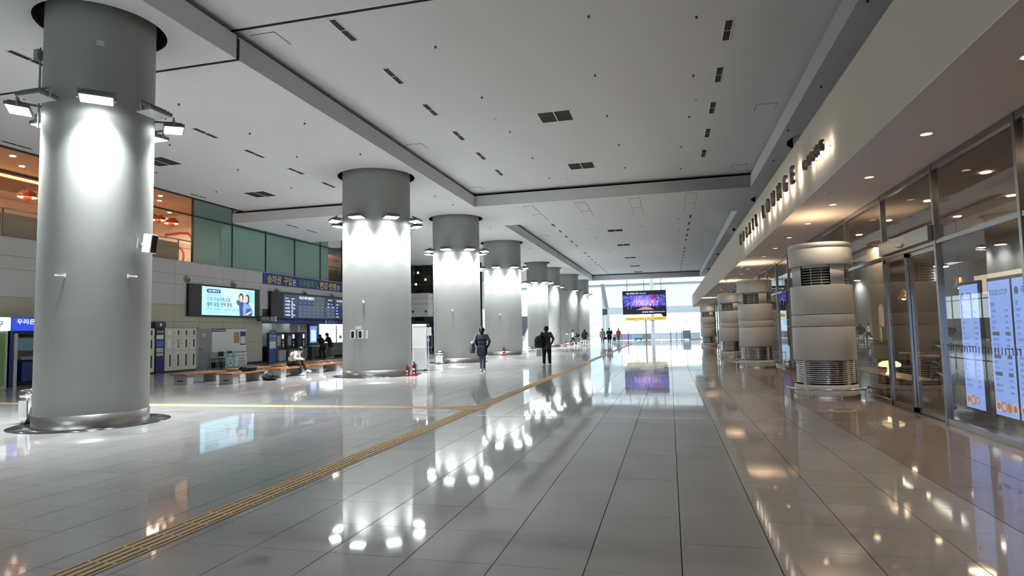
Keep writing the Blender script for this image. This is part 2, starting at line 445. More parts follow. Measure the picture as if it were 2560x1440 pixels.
# cove along the left wall, dropped soffit over the ticket office
plate('cove_panel', rect(-23.6, YB, -20.02, 46), [], 8.74, 8.9, 'ceiling_white', ceil)
MB().box((-20.02, YB, ZC), (-20, 52, 8.8)).build('cove_face', 'ceiling_white', ceil)
MB().box((-20.6, 26, 7.15), (-14.2, 33, 7.62)).build('dropped_soffit', 'ceiling_white', ceil)
MB().box((-20.5, 26.12, 7.62), (-14.3, 32.9, 7.73)).build('shadow_gap', 'void_black', ceil)  # black block paints the shade in the gap above the soffit
w5 = struct('window_5', 'glazed skylight over the far end of the hall')
for k in range(12): MB().box((-24+2.75*k-.06, 78.6, 9.2), (-24+2.75*k+.06, YE+.3, 9.45)).build('rafter', 'white_paint', w5)
MB().box((-24, 79.9, 9.1), (9, 80.1, 9.2)).build('purlin', 'white_paint', w5)
for k in range(11): MB().box((-24+2.75*k+.05, 78.6, 9.4), (-24+2.75*k+2.7, YE+.3, 9.412)).build('pane', 'facade_glass', w5)
plate('end_ceiling', rect(-24, 46, -20, 78.6), [], 8.3, 8.4, 'ceiling_white', ceil)
MB().box((-24, 78.5, 8.2), (9, 78.6, 9.3)).build('ceiling_upstand', 'ceiling_white', ceil)

# vents: frame with dark inset and thin blades
def slot_vent(x, y, z, w=.2, l=1.06, lit=False):
    f = MB(); t = .022; zb = z-.012
    f.box((-w/2, -l/2, 0), (w/2, -l/2+t, .014)).box((-w/2, l/2-t, 0), (w/2, l/2, .014)).box((-w/2, -l/2, 0), (-w/2+t, l/2, .014)).box((w/2-t, -l/2, 0), (w/2, l/2, .014)).box((-w/2, -.008, 0), (w/2, .008, .014))
    return f
def make_slot(w, l):
    f = slot_vent(0, 0, 0, w, l); fm = f.mesh('air_vent', 'vent_frame')
    s = MB(); s.box((-w/2+.01, -l/2+.01, .008), (w/2-.01, l/2-.01, .013))
    k = max(2, int((w-.04)/.03))
    for i in range(1, k): xx = -w/2+.02+(w-.04)*i/k; s.box((xx-.003, -l/2+.02, .002), (xx+.003, l/2-.02, .008))
    return fm, s.mesh('blades', 'vent_dark')
SLOT = make_slot(.2, 1.06); SLOT2 = make_slot(.2, 1.0); GRILLE = None
def put_vent(ms, x, y, z, rz=0):
    o = link('air_vent', ms[0], ceil, (x, y, z-.0135)); o.rotation_euler.z = rz
    link('blades', ms[1], o)
for k in range(6): put_vent(SLOT, -6.86, 12.26+k*2.64, ZU)
for k in range(-4, 0): put_vent(SLOT, -6.86, 12.26+k*2.64, ZU)
for k in range(6): put_vent(SLOT, 1.55, 12.16+k*2.61, ZU)
for y in (38.9, 41.5, 44.1, 46.7, 49.2, 54.3, 56.9, 59.5, 62.1, 64.7, 67.3, 69.9, 72.5, 75): put_vent(SLOT, -7.07, y*1.015, ZU); put_vent(SLOT, 1.49, y*1.015, ZU)
for y in (15.6, 17.9, 20.3, 22.6, 10.3, 7.7): put_vent(SLOT2, -13.33, y, ZC)
for y in (22.55, 17.4, 14.8): put_vent(SLOT2, -19.6, y, ZC)
for y in (27.7, 29.5): put_vent(SLOT2, -18.4, y, 7.15)
def make_grille(w, d):
    f = MB(); t = .03
    f.box((-w/2, -d/2, 0), (w/2, -d/2+t, .014)).box((-w/2, d/2-t, 0), (w/2, d/2, .014)).box((-w/2, -d/2, 0), (-w/2+t, d/2, .014)).box((w/2-t, -d/2, 0), (w/2, d/2, .014)).box((-.014, -d/2, 0), (.014, d/2, .014))
    s = MB(); s.box((-w/2+.02, -d/2+.02, .008), (w/2-.02, d/2-.02, .013)).box((-w/2+.02, -.006, .003), (w/2-.02, .006, .008))
    for i in range(1, 24): y = -d/2+d*i/24; s.box((-w/2+.03, y-.004, .004), (w/2-.03, y+.004, .008))
    return f.mesh('return_grille', 'vent_frame'), s.mesh('blades', 'vent_dark')
G1 = make_grille(1.08, 1.0)
for x, y, z in ((-3.24, 19.0, ZU), (-3.27, 25.15, ZU), (-3.36, 42.6, ZU), (-3.33, 50.2, ZU), (-3.37, 59.5, ZU), (-3.36, 67.7, ZU), (-3.37, 74.7, ZU), (-16.97, 17.7, ZC), (-16.97, 23.15, ZC)):
    q = 1.015 if z == ZU else 1.
    o = link('return_grille', G1[0], ceil, (x*q, y*q, z-.0135)); link('blades', G1[1], o)
# access hatches: a slightly proud lid with a dark line round it
def make_hatch(w, d):
    return (MB().box((-w/2-.012, -d/2-.012, .004), (w/2+.012, d/2+.012, .0105)).mesh('access_hatch', 'joint_dark'), MB().box((-w/2, -d/2, 0), (w/2, d/2, .006)).mesh('lid', 'ceiling_white'))
H1, H2 = make_hatch(.6, .62), make_hatch(.5, 2.0)
for x, y, z, h in ((-8.68, 12.2, ZU, H1), (-8.61, 20.62, ZU, H1), (-8.6, 27.6, ZU, H1), (3.12, 20.15, ZU, H1), (3.1, 27.4, ZU, H1), (-8.4, 43.2, ZU, H1), (3.0, 45, ZU, H1),
                   (-6.58, 30.75, ZC, H2), (-6.58, 33.05, ZC, H2), (-4.0, 30.7, ZC, H2), (-4.0, 32.95, ZC, H2), (-1.4, 30.6, ZC, H2), (-1.4, 32.9, ZC, H2), (1.2, 30.4, ZC, H2), (1.2, 32.7, ZC, H2)):
    q = 1.015 if z == ZU and y > 13 else 1.
    o = link('access_hatch', h[0], ceil, (x*q, y*q, z-.0105)); link('lid', h[1], o)
sprk = MB().cyl((0,0,0), (0,0,-.03), .028, .018, 8).cyl((0,0,-.03), (0,0,-.045), .03, .03, 8).mesh('sprinkler', 'dark_grey')
for x, z, yy in ((-5.1, ZU, (10.2, 13.6, 17.0, 20.3, 23.7, 27.1, 38, 42, 46, 50, 55, 60, 65)), (-1.6, ZU, (13.2, 16.4, 19.7, 23, 26.4, 38, 42, 46, 50)), (.8, ZU, (13.9, 17.2, 20.6, 24, 27.3, 40, 45, 55)), (-15.1, ZC, (13.2, 16.2, 19.4, 22.5)), (-12.2, ZC, (13.4, 16, 18.6, 25.2)), (-18.2, ZC, (15.5, 18.8, 22.1)), (-10, ZC, (15.7, 19, 26, 28, 35, 45)), (3.95, ZC, (12.8, 17.2, 20.8, 24.5))):
    for y in yy: link('sprinkler', sprk, ceil, (x+random.uniform(-.15, .15), y, z))
det = MB().cyl((0,0,0), (0,0,-.035), .06, .05, 14).cyl((0,0,-.035), (0,0,-.055), .035, .02, 12).mesh('smoke_detector', 'white_paint')
for x, y in ((-5.2, 18.9), (-4.2, 27.4), (1.0, 19.1), (.6, 27.1), (-4, 40), (.5, 48)): link('smoke_detector', det, ceil, (x, y, ZU))

# ---- right side: cream fascia box, lit soffit, glass shopfront
fas = struct('trim_1', 'cream fascia band over the glass shopfront')
MB().box((2.74, YB, 4.075), (2.9, 78, 5.42)).build('fascia_board', 'fascia_cream', fas)
MB().box((2.9, YB, 5.2), (9, 78, 5.3)).build('top_board', 'void_black', fas)
MB().box((2.74, 77.9, 4.075), (6, 78, 5.42)).build('end_board', 'fascia_cream', fas)
sof = struct('ceiling_soffit', 'low warm-lit soffit along the shopfront')
sof.name = 'trim_2'
plate('soffit_board', rect(2.74, YB, XG+.1, 78), [circle((3.4, 9.22+2.445*k), .075, 16) for k in range(-3, 28)], 4.06, 4.075, 'soffit', sof)
WARM = (1.0, .80, .60)
mat('lamp_warm', (1, 1, 1), .4, emit=(1.0, .80, .50), es=26)
dl = MB().lathe([(.085, 0), (.088, -.006), (.072, -.006), (.066, .03)], 20).mesh('downlight', 'white_paint')
dli = MB().lathe([(.0, .032), (.064, .03)], 16).mesh('bulb', 'lamp_warm')
for me in (dli,): me.flip_normals()
for k in range(-3, 28):
    y = 9.22+2.445*k
    o = link('downlight', dl, sof, (3.4, y, 4.06)); link('bulb', dli, o)
    light('downlight_beam', 'SPOT', o, (0, 0, .0), (0, 0, 0), DOWN_W, WARM, spot_size=math.radians(120), spot_blend=.8, shadow_soft_size=.06)
    if k % 3 == 1: link('smoke_detector', det, sof, (3.0, y+1.1, 4.06))

w1 = struct('window_1', 'tall steel-framed glass shopfront along the right side')
mulls = [-18.4+2.47*k for k in range(40) if -18.4+2.47*k < 78]
mulls = [8.58-2.47*k for k in range(11, 0, -1)]+[8.58, 11.03, 13.48, 16.05, 18.55]+[18.55+2.47*k for k in range(1, 25)]
ZT = 4.055
for y in mulls:
    MB().box((XG-.03, y-.032, 0), (XG+.07, y+.032, ZT), bev=.004).build('mullion', 'frame_steel', w1)
MB().box((XG-.02, mulls[0], ZT-.1), (XG+.06, mulls[-1], ZT), bev=.004).build('head_rail', 'frame_steel', w1)
for a, b in zip(mulls[:-1], mulls[1:]):
    door = abs(a-11.03) < .01
    MB().box((XG-.02, a+.032, 2.79), (XG+.06, b-.032, 2.86), bev=.004).build('transom', 'frame_steel', w1)
    if not door: MB().box((XG-.02, a+.032, 0), (XG+.06, b-.032, .09), bev=.004).build('sill_rail', 'frame_steel', w1)
    MB().box((XG+.016, a+.03, 2.85), (XG+.024, b-.03, ZT-.09)).build('pane', 'clear_glass', w1)
    if not door: MB().box((XG+.016, a+.03, .08), (XG+.024, b-.03, 2.8)).build('pane', 'clear_glass', w1)
# sliding door between two mullions
d1 = struct('door_1', 'steel-framed sliding glass door into the food court')
MB().box((XG-.1, 11.07, 2.86), (XG+.02, 13.44, 3.1), bev=.006).build('operator_box', 'frame_steel', d1)
MB().box((XG-.15, 12.2, 2.9), (XG-.1, 12.4, 2.96), bev=.01).build('motion_sensor', 'light_grey', d1)
for y0, y1, x in ((12.28, 13.44, XG-.01), (11.07, 12.34, XG+.035)):
    leaf = MB().box((x-.018, y0, .02), (x+.018, y0+.07, 2.78)).box((x-.018, y1-.07, .02), (x+.018, y1, 2.78)).box((x-.018, y0, .02), (x+.018, y1, .1)).box((x-.018, y0, 2.71), (x+.018, y1, 2.78)).build('door_leaf', 'frame_steel', d1)
    MB().box((x-.003, y0+.06, .09), (x+.003, y1-.06, 2.72)).build('pane', 'shop_glass', leaf)
MB().box((XG-.03, 11.03, .001), (XG+.07, 13.48, .014)).build('threshold', 'frame_steel', d1)
# row of dark safety marks on the glass at chest height
for a, b in ((8.58, 11.03), (13.48, 16.05)):
    s = MB(); y = a+.1; random.seed(int(a*10))
    while y < b-.1:
        s.box((XG+.012, y, 1.13), (XG+.0155, y+.016, 1.22)); 
        if random.random() < .5: s.box((XG+.012, y, 1.205), (XG+.0155, y+.06, 1.22))
        y += .088
    tag(s.build('safety_marks', 'dark_grey', w1), kind='stuff')

# ---- left wall: panels, beige dado, service door
random.seed(11)
wl = struct('wall_left', 'panelled left wall of the hall, white above and beige below')
MB().box((XL-.25, YB, 0), (XL-.03, 32.1, 5.36)).box((XL-.25, 32.1, 2.36), (XL-.03, 46, 5.36)).build('wall_core', 'joint_dark', wl)
MB().box((XL-.03, YB, .0), (XL-.005, 26.2, .14)).box((XL-.03, 27.85, .0), (XL-.005, 32.05, .14)).build('plinth', 'black_plastic', wl)
PV = [25.31+1.7*k for k in range(-9, 13)]
rows = [(4.72, 5.36, 'panel_white'), (4.23, 4.71, 'panel_white'), (3.21, 4.22, 'panel_white'), (2.39, 3.2, 'panel_beige'), (1.28, 2.38, 'panel_beige'), (.15, 1.27, 'panel_beige')]
for j, (z0, z1, mn) in enumerate(rows):
    pm = MB().box((-.03, .006, 0), (0, 1.694, z1-z0), bev=.004).mesh('wall_panel', mn)
    for y in PV:
        if j >= 4 and y > 31: continue
        if j >= 4 and 26.5 < y < 27.5: pass
        if j == 3 and y > 31: continue
        link('wall_panel', pm, wl, (XL, y, z0+.004))
MB().box((XL-.03, YB, .15), (XL, PV[0], 5.36)).build('wall_panel', 'panel_white', wl)
MB().box((XL-.06, YB, 5.34), (XL+.03, 46, 5.4)).build('ledge', 'light_grey', wl)
d2 = struct('door_2', 'grey steel service door in the left wall')
MB().box((XL, 26.84, 0), (XL+.035, 26.9, 2.1)).box((XL, 27.8, 0), (XL+.035, 27.86, 2.1)).box((XL, 26.84, 2.05), (XL+.035, 27.86, 2.1)).build('frame', 'light_grey', d2)
dl2 = MB().box((XL, 26.9, .01), (XL+.025, 27.8, 2.05)).build('leaf', mat('door_grey', (.30, .31, .325), .45), d2)
MB().cyl((XL+.025, 26.98, 1.0), (XL+.07, 26.98, 1.0), .014).tube([(XL+.07, 26.98, 1.0), (XL+.07, 27.1, 1.0)], .012).build('handle', 'black_plastic', dl2)
MB().box((XL+.0255, 27.2, 1.62), (XL+.029, 27.44, 1.8)).build('notice', mat('notice_yellow', (.75, .6, .1), .6), dl2)

# ---- upper gallery glazing over the left wall
w3 = struct('window_3', 'gallery glazing above the left wall, clear then teal')
for y in (10.5, 13.7, 16.9, 20.1, 23.3, 26.54, 29.5, 32.46, 35.45, 38.5, 41.5, 44.5):
    MB().box((XL-.14, y-.03, 5.4), (XL-.04, y+.03, 8.74)).build('mullion', 'dark_grey', w3)
MB().box((XL-.13, 10.5, 7.76), (XL-.05, 46, 7.83)).box((XL-.13, 10.5, 8.66), (XL-.05, 46, 8.74)).build('transom', 'dark_grey', w3)
for a, b, g in ((10.5, 13.7, 'shop_glass'), (13.7, 16.9, 'shop_glass'), (16.9, 20.1, 'shop_glass'), (20.1, 23.3, 'shop_glass'), (23.3, 26.54, 'shop_glass'), (26.54, 29.5, 'teal_glass'), (29.5, 32.46, 'teal_glass'), (32.46, 35.45, 'teal_glass'), (35.45, 38.5, 'teal_glass'), (38.5, 39.6, 'teal_glass'), (39.6, 44.5, 'shop_glass')):
    MB().box((XL-.094, a+.02, 5.4), (XL-.086, b-.02, 7.77)).build('pane', g, w3)
    MB().box((XL-.094, a+.02, 7.82), (XL-.086, b-.02, 8.67)).build('pane', g, w3)
MB().box((XL-.25, YB, 5.4), (XL-.1, 10.5, 8.74)).build('blank_panel', 'panel_white', w3)

# ---- far end: facade beam, white wall, glazing, columns
wf = struct('wall_front', 'white end wall and grey beam above the far glass doors')
MB().box((-9.0, YE-.1, 4.85), (9, YE+.2, 8.25)).build('white_wall', mat('end_white', (.82, .84, .84), .7), wf)
MB().box((-9.4, YE-.5, 3.85), (9, YE+.2, 4.85)).build('grey_beam', mat('beam_grey', (.50, .54, .57), .5), wf)
MB().box((-24, YE-.3, 8.25), (9, YE+.2, 8.42)).build('grey_rail', 'mid_grey', wf)
MB().box((-24, YE-.1, 8.42), (9, YE+.2, 9.3)).build('upper_wall', 'end_white', wf)
MB().box((-24, YE-.1, 7.9), (-9, YE+.2, 8.25)).build('upper_wall', 'end_white', wf)
w2 = struct('window_2', 'bright glazed end of the hall with outside daylight')
for x in [-24+2.4*k for k in range(14)]:
    top = 7.9 if x < -9.2 else 3.85
    MB().box((x-.035, YE, 0), (x+.035, YE+.1, top)).build('mullion', 'light_grey', w2)
    if x < 7: MB().box((x+.03, YE+.04, 0), (x+2.37, YE+.052, 7.9 if x < -11 else 3.85)).build('pane', 'facade_glass', w2)
MB().box((-24, YE, 2.5), (9, YE+.1, 2.56)).box((-24, YE, 5.2), (-9.2, YE+.1, 5.26)).build('transom', 'light_grey', w2)
w4 = struct('window_4', 'glazed left side of the far concourse')
for k in range(19):
    y = 52.5+2.4*k
    MB().box((-24.1, y-.04, 0), (-24, y+.04, 8.3)).build('mullion', 'light_grey', w4)
    if y < 94:
        MB().box((-24.056, y+.03, 2.0), (-24.044, y+2.37, 4.6)).build('pane', 'facade_glass', w4)
        MB().box((-24.07, y+.03, 0), (-24.03, y+2.37, 1.98)).build('lower_panel', 'mid_grey', w4); MB().box((-24.07, y+.03, 4.62), (-24.03, y+2.37, 8.3)).build('upper_panel', 'mid_grey', w4)
MB().box((-24.1, 52.5, 4), (-24, YE, 4.1)).build('transom', 'light_grey', w4)
wr = struct('wall_right', 'right end wall beyond the shopfront')
MB().box((9, YB, 0), (9.2, YE, 9.5)).build('wall_core', 'panel_white', wr)
w6 = struct('added_window_6', 'added glazing, unseen behind the viewer, letting daylight into the near hall')  # invented rear glazing, sized for the daylight it lets in
for k in range(13):
    x = -23.3+2.4*k
    MB().box((x-.04, YB-.1, 0), (x+.04, YB, ZC)).build('mullion', 'light_grey', w6)
    if x < 4: MB().box((x+.03, YB-.056, 0), (x+2.37, YB-.044, 2.6)).build('pane', 'facade_glass', w6)
MB().box((-24, YB-.1, 2.6), (9, YB, 9.4)).build('wall_above', 'panel_white', w6)
col = thing('steel_column', 'slim white round column standing beyond the hanging screen', 'column', (-2.3, 91, 0))
MB().lathe([(.24, 0), (.24, 9.2)], 20).build('shaft', 'light_grey', col); MB().lathe([(.34, 0), (.34, .05), (.24, .06)], 20).build('base_plate', 'mid_grey', col)
col = thing('inclined_column', 'grey column with an inclined strut on top at the far left of the glass end', 'column', (-9.0, 92, 0))
MB().lathe([(.3, 0), (.3, 4.6)], 20, (.25, 0)).box((-.55, -.2, 0), (-.25, .2, 8.0)).build('shaft', 'light_grey', col)
MB().prism([(-.05, 4.4), (.45, 4.4), (-.1, 8.25), (-.65, 8.25)], (0, -.25, 0), (1,0,0), (0,0,1), (0,.5,0)).build('strut', mat('strut_grey', (.2, .215, .23), .5), col)
MB().box((-.45, -.3, 3.7), (.35, .3, 4.6), bev=.08).build('joint_casing', 'dark_grey', col)

# ================================================================== PILLARS
def flood_mats(lit): return 'flood_lens_lit' if lit else 'flood_lens_off'
hous = MB().box((-.27, -.19, 0), (.27, .19, .07), bev=.012)
for i in range(9): hous.box((-.22+i*.052, -.15, .07), (-.21+i*.052, .15, .105))
hous.box((-.1, -.06, .1), (.1, .06, .15), bev=.01)
HOUS = hous.mesh('floodlight', 'flood_housing')
LENS = {b: MB().box((-.245, -.165, -.012), (.245, .165, .002), bev=.004).mesh('lens', flood_mats(b)) for b in (True, False)}
def bracket_mesh(gap):
    return MB().box((-.3, -.015, -.01), (-.272, .015, .09)).box((.272, -.015, -.01), (.3, .015, .09)).box((-.3, -.015, .15), (.3, .015, .18)).box((-.3, -.015, .06), (-.28, .015, .17)).box((.28, -.015, .06), (.3, .015, .17)).box((-.02, -gap, .13), (.02, .02, .17)).box((-.06, -gap-.01, .08), (.06, -gap+.01, .22)).mesh('bracket', 'mid_grey')
NAMES = ['nearest and widest-looking grey round pillar at the left with mixed lit and unlit floodlights', 'second grey round pillar, with notice frames and a fire extinguisher at its foot', 'third grey round pillar, with a steel bin at its foot', 'fourth grey round pillar, with a small red extinguisher at its foot',
         'slim fifth grey pillar behind the man in the dark grey jacket', 'sixth grey pillar, half hidden by the slim pillar before it', 'seventh pillar, dark with one strong floodlight', 'last pillar of the left row, before the glass end',
         'added grey round pillar, unseen behind the viewer, floodlights brightening the near hall', 'added grey round pillar, unseen far behind the viewer, floodlights off']
PILLAR_OBJ = []
for n, (x, y, r, h, off) in enumerate(PILLARS):
    p = thing('pillar', NAMES[n], 'pillar', (x, y, 0), group='floodlit pillars of the left row'); PILLAR_OBJ.append(p)
    MB().lathe([(r, .24), (r, 8.9)], 96).build('shaft', 'pillar_grey', p)
    MB().lathe([(r+.012, 0), (r+.012, .235), (r-.02, .245)], 96).build('steel_skirt', 'brushed_steel', p)
    gap = .34
    BR = bracket_mesh(gap)
    for k in range(8):
        a = k*PI/4; d = Vector((math.sin(a), -math.cos(a), 0))
        lit = k not in off and n < 9
        f = link('floodlight', HOUS, p, d*(r+gap)+Vector((0, 0, 5.86)))
        f.rotation_euler = Euler((math.radians(4), 0, a+PI), 'XYZ') if True else 0
        link('lens', LENS[lit], f); link('bracket', BR, f).rotation_euler = (0, 0, 0)
        if lit: light('flood_beam', 'AREA', f, (0, 0, -.02), (0, 0, 0), FLOOD_W, (.96, 1.0, .985), shape='RECTANGLE', size=.46, size_y=.3, spread=math.radians(100))
# things on pillar faces
def on_pillar(i, bearing, off=0.):
    """point and outward direction on pillar i's face; bearing in degrees clockwise from -Y towards +X"""
    x, y, r = PILLARS[i][:3]; a = math.radians(bearing)
    d = Vector((math.sin(a), -math.cos(a), 0))
    return Vector((x, y, 0))+d*(r+off), d, a
def wall_box(name, label, cat, i, bearing, z, w, h, d, m, bev=.01):
    p, dr, a = on_pillar(i, bearing)
    t = thing(name, label, cat, p+Vector((0, 0, z)), a)
    return t
# loudspeaker on the first pillar
t = wall_box('loudspeaker', 'tilted white and black wall loudspeaker on the nearest pillar', 'speaker', 0, 92, 3.12, .25, .5, .2, '')
MB().box((-.085, -.33, .1), (.085, -.14, .46), bev=.012).build('cabinet', 'white_paint', t)
MB().box((-.065, -.336, .12), (.065, -.329, .44)).build('grille', 'black_plastic', t)
MB().box((-.02, -.15, .24), (.02, 0, .29)).box((-.05, -.02, .17), (.05, .02, .36)).build('wall_bracket', 'mid_grey', t); t.rotation_euler.x = math.radians(8)
for i, b, z, lab in ((0, 18, 2.72, 'small white camera bracket on the left of the nearest pillar'), (0, 80, 2.74, 'small white camera arm on the right of the nearest pillar'), (1, 4, 2.75, 'white pin-like sensor on the second pillar'), (2, 8, 2.7, 'white pin-like sensor on the third pillar'), (3, 5, 2.7, 'white pin-like sensor on the fourth pillar')):
    t = wall_box('wall_sensor', lab, 'sensor', i, b, z, 0, 0, 0, '')
    if i == 0:
        t.scale = (.55, .55, .55); MB().box((-.03, -.04, -.06), (.03, .02, .06), bev=.01).build('mount', 'white_paint', t); MB().cyl((0, -.03, 0), (-.14 if b < 50 else .14, -.12, 0), .02).cyl((-.14 if b < 50 else .14, -.12, 0), (-.22 if b < 50 else .22, -.16, -.01), .034).build('camera_body', 'white_paint', t)
    else:
        MB().cyl((0, .02, 0), (0, -.06, 0), .05, .03).build('mount', 'white_paint', t); MB().cyl((0, -.05, 0), (0, -.05, .08), .022, .008).build('pin', 'white_paint', t)
t = wall_box('power_outlet', 'pair of white framed black notices on the second pillar', 'notice', 1, 0, 1.42, 0, 0, 0, ''); t.name = 'pillar_notice'
for x0 in (-.42, -.12):
    MB().box((x0, -.05, 0), (x0+.2, .02, .3), bev=.006).build('frame', 'white_paint', t); MB().box((x0+.04, -.056, .03), (x0+.15, -.05, .27)).build('insert', 'black_plastic', t)
MB().box((-.22, -.04, .34), (0, .02, .44)).build('title_plate', 'white_paint', t); MB().box((.2, -.03, 0), (.25, .04, .3)).build('side_strip', 'white_paint', t)
t = wall_box('patch_plate', 'small pale paint patch plates high on the nearest pillar', 'plate', 0, 46, 7.05, 0, 0, 0, '')
MB().box((-.06, -.012, -.05), (.07, .02, .06), bev=.02).build('plate', mat('patch', (.6, .63, .66), .6), t)

t = thing('conduit', 'thin grey conduit with a small box on the left of the nearest pillar', 'conduit', (PILLARS[0][0], PILLARS[0][1], 0))
a_ = math.radians(-41); MB().cyl((.965*math.sin(a_), -.965*math.cos(a_), 5.55), (.965*math.sin(a_), -.965*math.cos(a_), 7.1), .018).build('pipe', 'mid_grey', t); MB().box((1.0*math.sin(a_)-.05, -1.0*math.cos(a_)-.05, 6.85), (1.0*math.sin(a_)+.05, -1.0*math.cos(a_)+.05, 7.05)).build('junction_box', 'mid_grey', t)
# ---- cream drum pillars with louvres (right side)
DR = .63
def make_drum(x, y, label, first):
    p = thing('drum_pillar', label, 'pillar', (x, y, 0), group='cream drum pillars along the shopfront')
    if first is not None:
        for ch in first.children:
            copy_tree(ch, p)
        return p
    MB().lathe([(.66, 0), (.66, .05)], 64).build('steel_kick', 'brushed_steel', p)
    MB().lathe([(.64, .05), (.64, .25), (.6, .28)], 64).build('plinth', 'drum_cream', p)
    MB().lathe([(.47, .28), (.47, .8)], 48).build('dark_core', 'black_plastic', p)
    for k in range(11):
        z = .315+k*.045
        MB().lathe([(.5, z), (.585, z-.008), (.59, z+.004), (.59, z+.016), (.5, z+.012)], 56).build('steel_slat', 'chrome', p)
    for k in range(4):
        a = math.radians(35+90*k); c, s = math.cos(a), math.sin(a); u = Vector((-s, c, 0)); w = Vector((c, s, 0))
        MB().prism([(-.035, .5), (-.035, .605), (.035, .605), (.035, .5)][::-1], (0, 0, .28), u, w, (0, 0, .52)).build('louvre_post', 'drum_cream', p)
    for z0, z1 in ((.8, 1.525), (1.535, 1.785), (1.795, 2.42)):
        MB().lathe([(.5, z0), (DR-.006, z0), (DR, z0+.012), (DR, z1-.012), (DR-.006, z1), (.5, z1)], 72).build('drum_shell', 'drum_cream', p)
    MB().lathe([(.46, .8), (.46, 3.2)], 40).build('dark_core', 'black_plastic', p)
    # upper vent ring: cream piers with grille openings between them
    for k in range(4):
        a = math.radians(6+90*k)
        MB().lathe([(.5, 2.42), (.6, 2.42), (.6, 2.86), (.5, 2.86)], 12, a0=a, a1=a+math.radians(32)).build('vent_pier', 'drum_cream', p)
        b = MB()
        for j in range(6):
            z = 2.47+j*.058; b.lathe([(.5, z), (.555, z-.006), (.557, z+.01), (.5, z+.018)], 12, a0=a+math.radians(32), a1=a+math.radians(90))
            g = b.build('grille_blade', 'light_grey', p); b = MB()
        MB().lathe([(.5, 2.8), (.57, 2.8), (.57, 2.86)], 12, a0=a+math.radians(32), a1=a+math.radians(90)).build('vent_lintel', 'drum_cream', p)
        for m_ in (.35, .72):
            aa = a+math.radians(32+58*m_); MB().cyl((.548*math.cos(aa), .548*math.sin(aa), 2.43), (.548*math.cos(aa), .548*math.sin(aa), 2.85), .008, n=6).build('grille_post', 'light_grey', p)
    MB().lathe([(.5, 2.855), (.635, 2.855), (.64, 2.87), (.64, 3.22), (.632, 3.225), (.632, 3.235), (.64, 3.24), (.64, 3.33), (.62, 3.345), (.0, 3.345)], 72).build('drum_cap', 'drum_cream', p)
    # curved guard rail in front
    pts = [(.79*math.cos(a), .79*math.sin(a), .2) for a in [math.radians(172+196*i/40) for i in range(41)]]
    MB().tube(pts, .02, 10).build('guard_rail', 'chrome', p)
    for d in (185, 232, 279, 326, 360):
        a = math.radians(d); MB().cyl((.79*math.cos(a), .79*math.sin(a), 0), (.79*math.cos(a), .79*math.sin(a), .19), .014, n=10).build('rail_post', 'chrome', p)
    return p
drums = []
for k, (x, y, lab) in enumerate(((3.30, 15.12, 'nearest cream drum pillar with steel louvres and a curved guard rail'), (3.24, 25.75, 'second cream louvred drum pillar along the shopfront'), (3.2, 35.3, 'third cream louvred drum pillar along the shopfront'), (3.15, 54.7, 'farthest cream louvred drum pillar, warmly lit'))):
    d = make_drum(x, y, lab, drums[0] if drums else None); drums.append(d)
    up = MB().lathe([(.0, 3.36), (.07, 3.36), (.09, 3.345)], 16).build('uplight', 'lamp_warm', d)
    light('uplight_beam', 'SPOT', d, (.0, .5, 3.40), (PI, 0, 0), 22, (1, .66, .36), spot_size=math.radians(150), spot_blend=.6, shadow_soft_size=.05)
# tall round columns behind the shopfront, their tops visible over the fascia
for k, (x, y) in enumerate(RCOLS[2:6]):
    t = thing('column', ['grey round column rising behind the shop sign, nearest', 'second grey round column rising behind the fascia', 'third grey round column rising behind the fascia', 'farthest grey round column rising behind the fascia'][k], 'column', (x, y, 0), group='columns behind the fascia')
    MB().lathe([(1.28, 0), (1.28, 8.9)], 64).build('shaft', 'pillar_grey', t)

# ================================================================== SIGNS AND SCREENS
mat('halo_back', (1, 1, 1), .5, emit=(1.0, .86, .66), es=15)
mat('letter_grey', (.13, .12, .12), .45, .4)
sign = thing('channel_letter_sign', 'halo-lit grey raised letters along the cream fascia', 'sign', (2.74, 16.5, 4.42))
def halo(ch, y, h, z):
    me = text_mesh('letter', ch, h/.69, '-x', (-.125, y-16.5, z-4.42), ['letter_grey', 'halo_back'], ext=.065, bold=.012, align='CENTER', back=True)
    o = link('letter', me, sign)
    MB().cyl((-.06, y-16.5, z-4.42+h*.4), (0, y-16.5, z-4.42+h*.4), .006, n=6).build('standoff_pin', 'mid_grey', o)
for ch, y in zip('KORAILLOUNGE', (22.51, 21.65, 20.74, 19.98, 19.21, 18.49, 17.11, 16.32, 15.5, 14.7, 13.91, 13.11)): halo(ch, y*1.035+.2, .35, 4.50)
for ch, y in zip('OSONG', (12.03, 11.7, 11.43, 11.1, 10.77)): halo(ch, y*1.035+.1, .18, 4.48)
def screen_mat(name, col, es): return mat(name, (.01, .01, .012), .25, emit=col, es=es)
